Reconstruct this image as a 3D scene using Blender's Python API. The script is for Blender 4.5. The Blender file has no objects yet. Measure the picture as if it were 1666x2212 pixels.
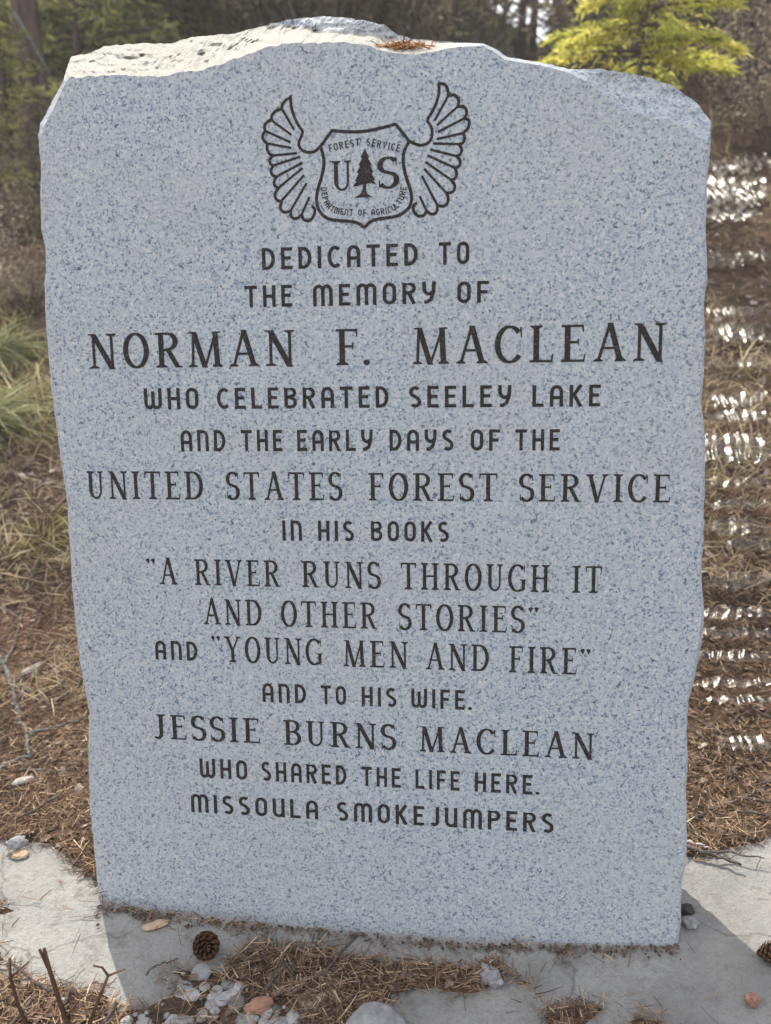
import bpy, math, random
import numpy as np
from mathutils import Vector, Matrix, noise
rnd = random.Random(7)
rng = np.random.default_rng(11)
R = math.radians
SC = bpy.context.scene
COL = SC.collection

# ------------------------------------------------------------------ camera
F, PW, PH = 1800.0, 1666.0, 2212.0
AX = np.array([-0.13208542, 0.93836076, -0.3194253])       # looking direction
RT = np.array([0.99120036, 0.12785535, -0.03427617])       # camera right
UP = np.array([-0.00867682, 0.32114185, 0.94699135])       # camera up
CAM = np.array([0.1546352, -0.9684525, 1.00097374])
cd = bpy.data.cameras.new('camera')
cam = bpy.data.objects.new('camera', cd); COL.objects.link(cam)
cam.matrix_world = Matrix(((RT[0], UP[0], -AX[0], CAM[0]), (RT[1], UP[1], -AX[1], CAM[1]), (RT[2], UP[2], -AX[2], CAM[2]), (0, 0, 0, 1)))
cd.sensor_fit = 'VERTICAL'; cd.sensor_height = 36.0; cd.lens = 36.0 * F / PH
cd.clip_start = 0.02; cd.clip_end = 2000
cd.dof.use_dof = True; cd.dof.focus_distance = 1.2; cd.dof.aperture_fstop = 4.0
SC.camera = cam

# ------------------------------------------------------------------ light
CLOUD_FILL = 6.2                                                  # radiance of the added fill cloud before the 0.15 strength
SUN_AZ, SUN_EL = R(28), R(50)                                # behind the stone, to the left
S = Vector((-math.sin(SUN_AZ) * math.cos(SUN_EL), math.cos(SUN_AZ) * math.cos(SUN_EL), math.sin(SUN_EL)))
w = bpy.data.worlds.new('World'); SC.world = w; w.use_nodes = True
nt = w.node_tree; nt.nodes.clear()
sky = nt.nodes.new('ShaderNodeTexSky'); sky.sky_type = 'NISHITA'; sky.sun_disc = False
sky.sun_elevation = SUN_EL; sky.sun_rotation = -SUN_AZ
sky.air_density = 0.8; sky.dust_density = 2.0; sky.ozone_density = 0.6
bg = nt.nodes.new('ShaderNodeBackground'); bg.inputs[1].default_value = 0.15
wo = nt.nodes.new('ShaderNodeOutputWorld')
# broken white cloud added over the blue as neutral fill light
wc = nt.nodes.new('ShaderNodeTexCoord'); wm = nt.nodes.new('ShaderNodeMapping'); wm.inputs['Scale'].default_value = (1, 1, 2.2)
wn = nt.nodes.new('ShaderNodeTexNoise'); wn.inputs['Scale'].default_value = 2.3; wn.inputs['Detail'].default_value = 5
wr = nt.nodes.new('ShaderNodeValToRGB'); wr.color_ramp.elements[0].position = 0.38; wr.color_ramp.elements[1].position = 0.60
wx = nt.nodes.new('ShaderNodeMix'); wx.data_type = 'RGBA'; wx.inputs[7].default_value = (CLOUD_FILL, CLOUD_FILL * 0.97, CLOUD_FILL * 0.93, 1)
for p_, q_ in ((wc.outputs['Generated'], wm.inputs[0]), (wm.outputs[0], wn.inputs['Vector']), (wn.outputs[0], wr.inputs[0]), (wr.outputs[0], wx.inputs[0]), (sky.outputs[0], wx.inputs[6]), (wx.outputs[2], bg.inputs[0]), (bg.outputs[0], wo.inputs[0])): nt.links.new(p_, q_)
sl = bpy.data.lights.new('sun', 'SUN'); sl.energy = 2.9; sl.angle = R(0.5); sl.color = (1, 0.93, 0.80)
so = bpy.data.objects.new('sun', sl); COL.objects.link(so)
so.rotation_euler = S.to_track_quat('Z', 'Y').to_euler(); so.location = (0, 0, 10)
SC.view_settings.view_transform = 'Standard'; SC.view_settings.look = 'None'
SC.view_settings.exposure = 1.22; SC.view_settings.gamma = 1

# ------------------------------------------------------------------ geometry helpers
LEAN = R(10)
TD = np.array([0, math.sin(LEAN), math.cos(LEAN)])           # up along the stone's face
ND = np.array([0, -math.cos(LEAN), math.sin(LEAN)])          # out of the face
def ray(x, y): return AX + RT * (x - PW / 2) / F - UP * (y - PH / 2) / F
def hit(x, y, depth=0.0):                                    # point of the stone's face plane (or a plane behind it)
    d = ray(x, y); return CAM + d * ((-depth - CAM @ ND) / (d @ ND))
def st(x, y):
    p = hit(x, y); return p[0], p @ TD
def face_pt(s, t, out=0.0): return np.array([s, 0, 0]) + TD * t + ND * out

def nz(x, y, z=0.0): return noise.noise(Vector((x, y, z)))
def fb(x, y, z=0.0, o=4):
    a, s = 0.0, 1.0
    for i in range(o):
        a += s * noise.noise(Vector((x, y, z))); x *= 2.03; y *= 2.03; z = z * 2.03 + 3.1; s *= 0.5
    return a
def sstep(a, b, v):
    t = min(1, max(0, (v - a) / (b - a))); return t * t * (3 - 2 * t)

def mesh_np(name, V, quads=None, tris=None, tone=None, smooth=False, polys=None):
    me = bpy.data.meshes.new(name)
    V = np.asarray(V, dtype=np.float32)
    if polys is not None:
        me.from_pydata(V.tolist(), [], polys)
    else:
        Fs = []; n = 0
        loops = []; starts = []
        if quads is not None and len(quads):
            q = np.asarray(quads, dtype=np.int32); loops.append(q.ravel()); starts.append(np.arange(len(q)) * 4); n = len(q) * 4
        if tris is not None and len(tris):
            q = np.asarray(tris, dtype=np.int32); loops.append(q.ravel()); starts.append(n + np.arange(len(q)) * 3)
        loops = np.concatenate(loops); starts = np.concatenate(starts).astype(np.int32)
        me.vertices.add(len(V)); me.vertices.foreach_set('co', V.ravel())
        me.loops.add(len(loops)); me.loops.foreach_set('vertex_index', loops)
        me.polygons.add(len(starts)); me.polygons.foreach_set('loop_start', starts)
        me.update(calc_edges=True); me.validate()
    if tone is not None:
        a = me.attributes.new('tone', 'FLOAT', 'POINT'); a.data.foreach_set('value', np.asarray(tone, dtype=np.float32))
    if smooth:
        me.polygons.foreach_set('use_smooth', np.ones(len(me.polygons), dtype=bool))
    me.update()
    return me
def add(name, me, mat, parent=None, label=None, cat=None, group=None, kind=None, loc=None):
    o = bpy.data.objects.new(name, me); COL.objects.link(o)
    if mat is not None:
        for m in (mat if isinstance(mat, (list, tuple)) else [mat]): me.materials.append(m)
    if parent is not None: o.parent = parent
    if loc is not None: o.location = loc
    if label: o['label'] = label
    if cat: o['category'] = cat
    if group: o['group'] = group
    if kind: o['kind'] = kind
    return o
def empty(name, loc, label, cat, group=None):
    return add(name, None, None, None, label, cat, group, None, tuple(float(v) for v in loc))
def copy_tree(o, loc, rotz=0.0, scale=1.0, label=None):
    c = o.copy(); COL.objects.link(c); c.location = loc; c.rotation_euler = (0, 0, rotz); c.scale = (scale, scale, scale)
    if label: c['label'] = label
    for ch in o.children:
        k = ch.copy(); COL.objects.link(k); k.parent = c
    return c

def ribbons(P, D, L, W, droop, seg=2, taper=0.35, side=None):
    """flat curved blades: P base, D unit direction, L length, W width, droop = fraction of L bent downwards"""
    n = len(P); P = np.asarray(P, float); D = np.asarray(D, float)
    if side is None:
        r = rng.normal(size=(n, 3)); side = np.cross(D, r)
    side = side / (np.linalg.norm(side, axis=1, keepdims=True) + 1e-9)
    rows = []
    for i in range(seg + 1):
        f = i / seg
        c = P + D * (L * f)[:, None]; c[:, 2] -= droop * L * f * f
        wd = W * (1 - (1 - taper) * f ** 1.5) * 0.5
        rows += [c - side * wd[:, None], c + side * wd[:, None]]
    V = np.stack(rows, 1).reshape(-1, 3); k = 2 * (seg + 1)
    b = (np.arange(n) * k)[:, None]
    q = np.concatenate([b + np.array([[2 * i, 2 * i + 1, 2 * i + 3, 2 * i + 2]]) for i in range(seg)], 0)
    return V, q, k
def tube(paths, sides=6):
    """paths: list of [(point, radius), ...] -> one mesh of tubes with closed ends"""
    V = []; Fc = []
    for pth in paths:
        n = len(pth); b0 = len(V)
        for i, (p, r) in enumerate(pth):
            a = Vector(pth[max(0, i - 1)][0]); c = Vector(pth[min(n - 1, i + 1)][0])
            d = (c - a); d = d.normalized() if d.length > 1e-9 else Vector((0, 0, 1))
            u = d.orthogonal().normalized() if abs(d.z) > 0.95 else d.cross(Vector((0, 0, 1))).normalized()
            v = d.cross(u)
            for k in range(sides):
                t = 2 * math.pi * k / sides
                V.append(tuple(Vector(p) + (u * math.cos(t) + v * math.sin(t)) * r))
        for i in range(n - 1):
            for k in range(sides):
                a = b0 + i * sides + k; b = b0 + i * sides + (k + 1) % sides
                Fc.append((a, b, b + sides, a + sides))
        Fc.append(tuple(range(b0 + sides - 1, b0 - 1, -1))); e = b0 + (n - 1) * sides
        Fc.append(tuple(range(e, e + sides)))
    return V, Fc

# ------------------------------------------------------------------ materials
class NT:
    def __init__(s, name):
        s.m = bpy.data.materials.new(name); s.m.use_nodes = True; s.t = s.m.node_tree; s.t.nodes.clear()
        s.out = s.n('ShaderNodeOutputMaterial')
    def n(s, typ, **kw):
        o = s.t.nodes.new(typ)
        for k, v in kw.items():
            if k.startswith('i_'):
                o.inputs[k[2:].replace('_', ' ')].default_value = v
            else: setattr(o, k, v)
        return o
    def l(s, a, b): s.t.links.new(a, b)
    def coord(s): return s.n('ShaderNodeTexCoord').outputs['Object']
    def noise(s, scale, detail=3, rough=0.55, vec=None, dist=0.0):
        o = s.n('ShaderNodeTexNoise'); o.inputs['Scale'].default_value = scale; o.inputs['Detail'].default_value = detail
        o.inputs['Roughness'].default_value = rough; o.inputs['Distortion'].default_value = dist
        s.l(vec if vec is not None else s.coord(), o.inputs['Vector']); return o.outputs[0]
    def vor(s, scale, vec=None, feature='F1'):
        o = s.n('ShaderNodeTexVoronoi'); o.feature = feature; o.inputs['Scale'].default_value = scale
        s.l(vec if vec is not None else s.coord(), o.inputs['Vector']); return o
    def ramp(s, src, stops):
        o = s.n('ShaderNodeValToRGB'); cr = o.color_ramp
        while len(cr.elements) < len(stops): cr.elements.new(0.5)
        for e, (p, c) in zip(cr.elements, stops):
            e.position = p; e.color = (*c, 1) if len(c) == 3 else c
        s.l(src, o.inputs[0]); return o.outputs[0]
    def mix(s, fac, a, b, mode='MIX'):
        o = s.n('ShaderNodeMix'); o.data_type = 'RGBA'; o.blend_type = mode
        for k, v in ((0, fac), (6, a), (7, b)):
            if isinstance(v, (int, float)): o.inputs[k].default_value = v
            elif isinstance(v, tuple): o.inputs[k].default_value = (*v, 1)
            else: s.l(v, o.inputs[k])
        return o.outputs[2]
    def math(s, op, a, b=0.0):
        o = s.n('ShaderNodeMath'); o.operation = op
        for k, v in ((0, a), (1, b)):
            if isinstance(v, (int, float)): o.inputs[k].default_value = v
            else: s.l(v, o.inputs[k])
        return o.outputs[0]
    def attr(s, name='tone'):
        return s.n('ShaderNodeAttribute', attribute_name=name).outputs['Fac']
    def bump(s, h, strength, dist):
        o = s.n('ShaderNodeBump'); o.inputs['Strength'].default_value = strength; o.inputs['Distance'].default_value = dist
        s.l(h, o.inputs['Height']); return o.outputs[0]
    def prin(s, col, rough=0.8, spec=0.3, normal=None):
        o = s.n('ShaderNodeBsdfPrincipled'); o.inputs['Roughness'].default_value = rough
        o.inputs['Specular IOR Level'].default_value = spec
        if isinstance(col, tuple): o.inputs['Base Color'].default_value = (*col, 1)
        else: s.l(col, o.inputs['Base Color'])
        if normal is not None: s.l(normal, o.inputs['Normal'])
        s.l(o.outputs[0], s.out.inputs[0]); return o
def leafy(name, stops, trans=0.45, rough=0.6, tcol=None):
    m = NT(name); c = m.ramp(m.attr(), stops)
    p = m.prin(c, rough, 0.25)
    t = m.n('ShaderNodeBsdfTranslucent'); m.l(c if tcol is None else m.ramp(m.attr(), tcol), t.inputs[0])
    mx = m.n('ShaderNodeMixShader'); mx.inputs[0].default_value = trans
    m.l(p.outputs[0], mx.inputs[1]); m.l(t.outputs[0], mx.inputs[2]); m.l(mx.outputs[0], m.out.inputs[0])
    return m.m
def granite(name, broken):
    m = NT(name); co = m.coord()
    def n4(scale, w_, detail=2, rough=0.5):
        o = m.n('ShaderNodeTexNoise', noise_dimensions='4D'); o.inputs['Scale'].default_value = scale; o.inputs['W'].default_value = w_
        o.inputs['Detail'].default_value = detail; o.inputs['Roughness'].default_value = rough; m.l(co, o.inputs['Vector']); return o.outputs[0]
    g = lambda v: (v, v, v)
    if broken: base = m.ramp(n4(130, 1, 4), [(0.3, (0.36, 0.34, 0.30)), (0.55, (0.45, 0.42, 0.36)), (0.75, (0.50, 0.46, 0.39))])
    else: base = m.ramp(n4(120, 1, 3), [(0.30, (0.315, 0.362, 0.405)), (0.5, (0.378, 0.412, 0.446)), (0.70, (0.44, 0.456, 0.462))])
    k = 0.4 if broken else 1.0
    c = m.mix(m.ramp(n4(250, 3.3), [(0.54, g(0)), (0.67, g(0.6))]), base, (0.62, 0.605, 0.585))
    lo = m.ramp(n4(14, 40, 4, 0.6), [(0.30, g(0.72)), (0.70, g(1.0))])
    c = m.mix(m.math('MULTIPLY', lo, m.ramp(n4(250, 7.7), [(0.52, g(0)), (0.64, g(0.85 * k))])), c, (0.15, 0.205, 0.28))
    c = m.mix(m.ramp(n4(285, 13.1, 1), [(0.60, g(0)), (0.67, g(0.85 * k))]), c, (0.09, 0.125, 0.18))
    c = m.mix(m.ramp(n4(150, 21.9, 2), [(0.645, g(0)), (0.69, g(0.85 * k))]), c, (0.055, 0.068, 0.105))
    c = m.mix(m.ramp(n4(5, 30, 4, 0.6), [(0.42, g(0)), (0.70, g(0.30))]), c, (0.40, 0.385, 0.375))
    if broken:
        b = m.bump(n4(160, 2, 6, 0.65), 0.8, 0.006); m.prin(c, 0.85, 0.2, b)
    else:
        b = m.bump(n4(500, 2, 3), 0.25, 0.0012); m.prin(c, 0.72, 0.12, b)
    return m.m
M = {}
M['granite'] = granite('granite_face', False)
M['granite_broken'] = granite('granite_broken', True)
m = NT('engraved_paint'); c = m.ramp(m.noise(420, 4), [(0.34, (0.015, 0.014, 0.014)), (0.58, (0.036, 0.032, 0.030)), (0.74, (0.14, 0.13, 0.125))]); m.prin(c, 0.8, 0.15, m.bump(m.noise(500, 3), 0.6, 0.001)); M['letter'] = m.m
m = NT('concrete'); co = m.coord()
c = m.ramp(m.noise(9, 6, 0.65, co), [(0.3, (0.30, 0.30, 0.30)), (0.5, (0.40, 0.395, 0.38)), (0.7, (0.46, 0.45, 0.425))])
c = m.mix(m.ramp(m.noise(140, 4, 0.6, co), [(0.42, (0, 0, 0)), (0.75, (0.5, 0.5, 0.5))]), c, (0.24, 0.235, 0.23))
c = m.mix(m.ramp(m.noise(23, 5, 0.7, co), [(0.54, (0, 0, 0)), (0.70, (0.65, 0.65, 0.65))]), c, (0.17, 0.155, 0.14))
c = m.mix(m.ramp(m.noise(3.3, 5, 0.6, co), [(0.45, (0, 0, 0)), (0.65, (0.35, 0.35, 0.35))]), c, (0.20, 0.195, 0.19))
wv = m.n('ShaderNodeVectorMath', operation='MULTIPLY_ADD'); nt_ = m.n('ShaderNodeTexNoise'); nt_.inputs['Scale'].default_value = 7; nt_.inputs['Detail'].default_value = 6; m.l(co, nt_.inputs['Vector'])
m.l(nt_.outputs['Color'], wv.inputs[0]); wv.inputs[1].default_value = (0.16, 0.16, 0.0); m.l(co, wv.inputs[2])
vc = m.vor(2.1, wv.outputs[0], 'DISTANCE_TO_EDGE')
c = m.mix(m.ramp(vc.outputs['Distance'], [(0.0, (0.45, 0.45, 0.45)), (0.004, (0, 0, 0))]), c, (0.07, 0.06, 0.05))
c = m.mix(m.ramp(m.noise(420, 2, 0.5, co), [(0.60, (0, 0, 0)), (0.70, (0.55, 0.55, 0.55))]), c, (0.13, 0.125, 0.12))
m.prin(c, 0.9, 0.15, m.bump(m.noise(110, 7, 0.75, co), 1.0, 0.008)); M['concrete'] = m.m
m = NT('forest_soil'); co = m.coord()
c = m.ramp(m.noise(14, 6, 0.7, co), [(0.3, (0.04, 0.028, 0.022)), (0.5, (0.10, 0.068, 0.05)), (0.7, (0.18, 0.13, 0.095))])
c = m.mix(m.ramp(m.noise(1.7, 3, 0.6, co), [(0.5, (0, 0, 0)), (0.7, (0.55, 0.55, 0.55))]), c, (0.12, 0.11, 0.05))
c = m.mix(m.ramp(m.noise(2.6, 4, 0.6, co), [(0.50, (0, 0, 0)), (0.62, (0.75, 0.75, 0.75))]), c, (0.19, 0.108, 0.083))
m.prin(c, 0.95, 0.1, m.bump(m.noise(60, 6, 0.7, co), 1.0, 0.02)); M['soil'] = m.m
def toned(name, stops, rough=0.8, spec=0.2):
    m = NT(name); m.prin(m.ramp(m.attr(), stops), rough, spec); return m.m
M['needle'] = toned('pine_needle', [(0.0, (0.055, 0.038, 0.028)), (0.30, (0.16, 0.10, 0.065)), (0.65, (0.33, 0.22, 0.14)), (0.88, (0.52, 0.40, 0.27)), (1.0, (0.64, 0.55, 0.42))], 0.7)
M['straw'] = leafy('dry_grass', [(0.0, (0.16, 0.12, 0.075)), (0.4, (0.38, 0.29, 0.185)), (0.8, (0.64, 0.55, 0.41)), (1.0, (0.42, 0.42, 0.17))], 0.35)
M['grass'] = leafy('grass_blade', [(0.0, (0.07, 0.09, 0.04)), (0.5, (0.30, 0.32, 0.14)), (1.0, (0.62, 0.61, 0.38))], 0.3)
M['leaf_dark'] = leafy('evergreen_leaf', [(0.0, (0.12, 0.125, 0.075)), (0.45, (0.28, 0.28, 0.15)), (0.8, (0.46, 0.46, 0.22)), (1.0, (0.60, 0.58, 0.30))], 0.6)
M['leaf_yellow'] = leafy('sapling_leaf', [(0.0, (0.24, 0.29, 0.09)), (0.5, (0.60, 0.59, 0.13)), (1.0, (0.82, 0.76, 0.24))], 0.68)
M['leaf_brown'] = leafy('brush_leaf', [(0.0, (0.20, 0.165, 0.13)), (0.5, (0.38, 0.32, 0.24)), (1.0, (0.52, 0.46, 0.35))], 0.5)
def bark(name, a, b, scale=30):
    m = NT(name); co = m.coord(); mp = m.n('ShaderNodeMapping'); mp.inputs['Scale'].default_value = (1, 1, 0.2); m.l(co, mp.inputs[0])
    n = m.noise(scale, 6, 0.65, mp.outputs[0]); m.prin(m.ramp(n, [(0.35, a), (0.65, b)]), 0.9, 0.1, m.bump(n, 1.0, 0.02)); return m.m
M['bark'] = bark('pine_bark', (0.06, 0.046, 0.042), (0.17, 0.13, 0.11))
M['bark_red'] = bark('red_pine_bark', (0.07, 0.04, 0.028), (0.20, 0.12, 0.085))
M['twig'] = bark('twig_bark', (0.10, 0.08, 0.072), (0.26, 0.215, 0.19), 120)
M['lichen_twig'] = bark('lichen_twig', (0.10, 0.10, 0.09), (0.30, 0.31, 0.29), 90)
def speck(name, stops, scale, bumpd=0.003):
    m = NT(name); n = m.noise(scale, 5, 0.65); m.prin(m.ramp(n, stops), 0.85, 0.2, m.bump(n, 0.6, bumpd)); return m.m
M['pale_bark'] = speck('pale_bark_chip', [(0.35, (0.30, 0.27, 0.25)), (0.65, (0.52, 0.48, 0.45))], 90)
M['tan_chip'] = speck('tan_wood_chip', [(0.35, (0.36, 0.25, 0.16)), (0.65, (0.52, 0.40, 0.28))], 90)
M['red_chip'] = speck('reddish_chip', [(0.35, (0.24, 0.13, 0.09)), (0.65, (0.36, 0.21, 0.15))], 110)
M['cone'] = speck('cone_scale', [(0.3, (0.05, 0.026, 0.014)), (0.7, (0.17, 0.09, 0.05))], 130)
M['rock'] = speck('grey_rock', [(0.3, (0.16, 0.16, 0.165)), (0.7, (0.34, 0.34, 0.35))], 60)
M['dark_rock'] = speck('dark_rock', [(0.3, (0.03, 0.028, 0.026)), (0.7, (0.09, 0.085, 0.08))], 60)
M['rust'] = toned('rusty_needle', [(0.0, (0.16, 0.07, 0.03)), (0.5, (0.36, 0.17, 0.075)), (1.0, (0.55, 0.33, 0.17))])
m = NT('glare_film')  # clear glossy film for the invented glare patches on the right
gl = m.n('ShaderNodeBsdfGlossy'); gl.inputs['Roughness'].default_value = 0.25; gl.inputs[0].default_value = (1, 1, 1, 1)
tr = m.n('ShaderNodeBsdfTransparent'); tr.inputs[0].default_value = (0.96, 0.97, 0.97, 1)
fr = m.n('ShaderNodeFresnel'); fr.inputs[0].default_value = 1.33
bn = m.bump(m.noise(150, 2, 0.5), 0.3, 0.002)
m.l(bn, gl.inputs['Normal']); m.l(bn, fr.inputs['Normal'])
mx = m.n('ShaderNodeMixShader'); m.l(fr.outputs[0], mx.inputs[0]); m.l(tr.outputs[0], mx.inputs[1]); m.l(gl.outputs[0], mx.inputs[2]); m.l(mx.outputs[0], m.out.inputs[0]); M['glare_glints'] = m.m

# ------------------------------------------------------------------ the ground
def pad_z(x): return 0.017 * min((x / 0.44) ** 2, 1.6)
def flat_pt(x, y, z=0.012):
    d = ray(x, y); p = CAM + d * ((z - CAM[2]) / d[2]); return p
def inpoly(p, poly):
    x, y = p; c = False; n = len(poly); j = n - 1
    for i in range(n):
        xi, yi = poly[i]; xj, yj = poly[j]
        if (yi > y) != (yj > y) and x < (xj - xi) * (y - yi) / (yj - yi) + xi: c = not c
        j = i
    return c
def pdist(p, poly):
    best = 9.0; n = len(poly); px, py = p
    for i in range(n):
        ax, ay = poly[i]; bx, by = poly[(i + 1) % n]; dx, dy = bx - ax, by - ay
        t = ((px - ax) * dx + (py - ay) * dy) / (dx * dx + dy * dy + 1e-12); t = min(1, max(0, t))
        best = min(best, math.hypot(px - ax - dx * t, py - ay - dy * t))
    return best
def gpoly(pts): return [tuple(flat_pt(*q)[:2]) for q in pts]
PAD_OPEN = gpoly([(-320, 1850), (75, 1838), (120, 1855), (160, 1885), (212, 1935), (400, 1900), (900, 1900), (1475, 1862), (1530, 1870), (1666, 1835), (1960, 1815), (2150, 2700), (300, 2700), (290, 2240), (235, 2152), (60, 2130), (-320, 2118)])
DIRT = gpoly([(478, 2091), (520, 2047), (560, 2030), (625, 2040), (665, 2036), (720, 2040), (752, 2058), (833, 2068), (930, 2078), (1030, 2082), (1068, 2064), (1100, 2090), (1178, 2141), (1160, 2146), (1090, 2112), (1040, 2138), (1000, 2141), (898, 2133), (840, 2150), (838, 2240), (845, 2560), (640, 2560), (640, 2205), (590, 2172), (540, 2170), (500, 2145), (465, 2102)])
CHIPS = [gpoly(p) for p in ([(1178, 2185), (1220, 2170), (1318, 2164), (1326, 2180), (1260, 2200), (1240, 2240), (1178, 2240)], [(1358, 2194), (1443, 2203), (1443, 2230), (1350, 2225)], [(1090, 2047), (1140, 2046), (1140, 2053), (1095, 2054)], [(1183, 2084), (1235, 2088), (1220, 2096), (1190, 2094)], [(1285, 2074), (1318, 2066), (1312, 2082), (1290, 2084)],
 [(212, 1954), (250, 1952), (300, 1970), (420, 1982), (425, 1992), (330, 1990), (240, 1964)], [(440, 1986), (560, 1996), (560, 2003), (440, 1996)], [(-60, 1950), (20, 1978), (36, 1990), (10, 2002), (-60, 1998)], [(-60, 2065), (14, 2072), (30, 2110), (-60, 2125)],
 [(350, 2120), (380, 2100), (450, 2095), (455, 2110), (410, 2130), (390, 2160), (360, 2155)], [(250, 2185), (300, 2178), (360, 2172), (330, 2195), (270, 2215)])]
PEBD = gpoly([(375, 2122), (440, 2100), (478, 2118), (560, 2156), (620, 2182), (620, 2330), (280, 2330), (270, 2205), (335, 2178)])
def cover(x, y):                                             # signed metres: > 0 where litter covers the concrete
    p = (x, y)
    if y > 0.9 or y < -1.2 or abs(x) > 2.2: return 0.3
    d = pdist(p, PAD_OPEN); d = -d if inpoly(p, PAD_OPEN) else d
    for q in [DIRT, PEBD] + CHIPS:
        e = pdist(p, q); e = e if inpoly(p, q) else -e
        d = max(d, e)
    return d
def bank(x, y):
    z = 0.012 + pad_z(x)
    t = max(0, y - 0.35)
    z += 0.40 * t * sstep(-0.2, 0.9, t) if t < 5.2 else 0.40 * 5.2 + 0.06 * (t - 5.2)
    k = sstep(0.4, 2.0, y)
    return z + k * (0.05 * nz(x * 1.1, y * 1.1, 3) + 0.02 * nz(x * 3.7, y * 3.7, 5)) + 0.4 * sstep(8, 30, y) * nz(x * .12, y * .12, 9)
def ground(x, y, cv=None):
    c = cover(x, y) if cv is None else cv
    z = bank(x, y)
    if c < 0.25:
        c += 0.012 * nz(x * 34, y * 34)
        z += (-0.045 + 0.045 * sstep(-0.025, 0.012, c))
        z += 0.006 * nz(x * 40, y * 40, 2) * sstep(0, 0.03, c)
    else: z += 0.006 * nz(x * 40, y * 40, 2)
    return z
def axis(fine, lo, hi, far):
    a = list(np.arange(lo, hi, fine)); s = fine
    v = hi; out = []
    while v < far: out.append(v); s *= 1.22; v += s
    out.append(far); s = fine; v = lo; left = []
    while v > -far: v -= s; s *= 1.22; left.append(v)
    return np.array(left[::-1] + a + out)
gx = axis(0.017, -1.3, 1.4, 150); gy = np.array([-6, -3, -1.8, -1.2, -0.9] + list(axis(0.017, -0.7, 0.75, 150)[axis(0.017, -0.7, 0.75, 150) > -0.71]))
V = []
for yy in gy:
    for xx in gx: V.append((xx, yy, ground(xx, yy)))
nx, ny = len(gx), len(gy)
ii = np.arange(nx - 1)[None, :] + nx * np.arange(ny - 1)[:, None]
q = np.stack([ii, ii + 1, ii + 1 + nx, ii + nx], -1).reshape(-1, 4)
add('ground', mesh_np('ground', V, q, smooth=True), M['soil'], kind='structure')

# concrete footing slab
px_, py_ = np.linspace(-1.75, 1.75, 141), np.linspace(-0.75, 0.55, 53)
V = []; top = {}
for j, yy in enumerate(py_):
    for i, xx in enumerate(px_):
        e = 0.012 if i in (0, 140) or j in (0, 52) else 0
        V.append((xx, yy, pad_z(xx) + 0.004 + 0.002 * nz(xx * 12, yy * 12) + 0.0012 * nz(xx * 60, yy * 60) - e))
a, b = len(px_), len(py_)
q = [(i + j * a, i + 1 + j * a, i + 1 + (j + 1) * a, i + (j + 1) * a) for j in range(b - 1) for i in range(a - 1)]
ring = [i for i in range(a)] + [a - 1 + j * a for j in range(1, b)] + [i + (b - 1) * a for i in range(a - 2, -1, -1)] + [j * a for j in range(b - 2, 0, -1)]
n0 = len(V); V += [(V[i][0], V[i][1], -0.14) for i in ring]
for k in range(len(ring)): q.append((ring[(k + 1) % len(ring)], ring[k], n0 + k, n0 + (k + 1) % len(ring)))
add('concrete_slab', mesh_np('concrete_slab', V, q, smooth=True), M['concrete'], label='pale concrete footing slab set in the ground under the granite stone', cat='concrete slab')

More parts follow.
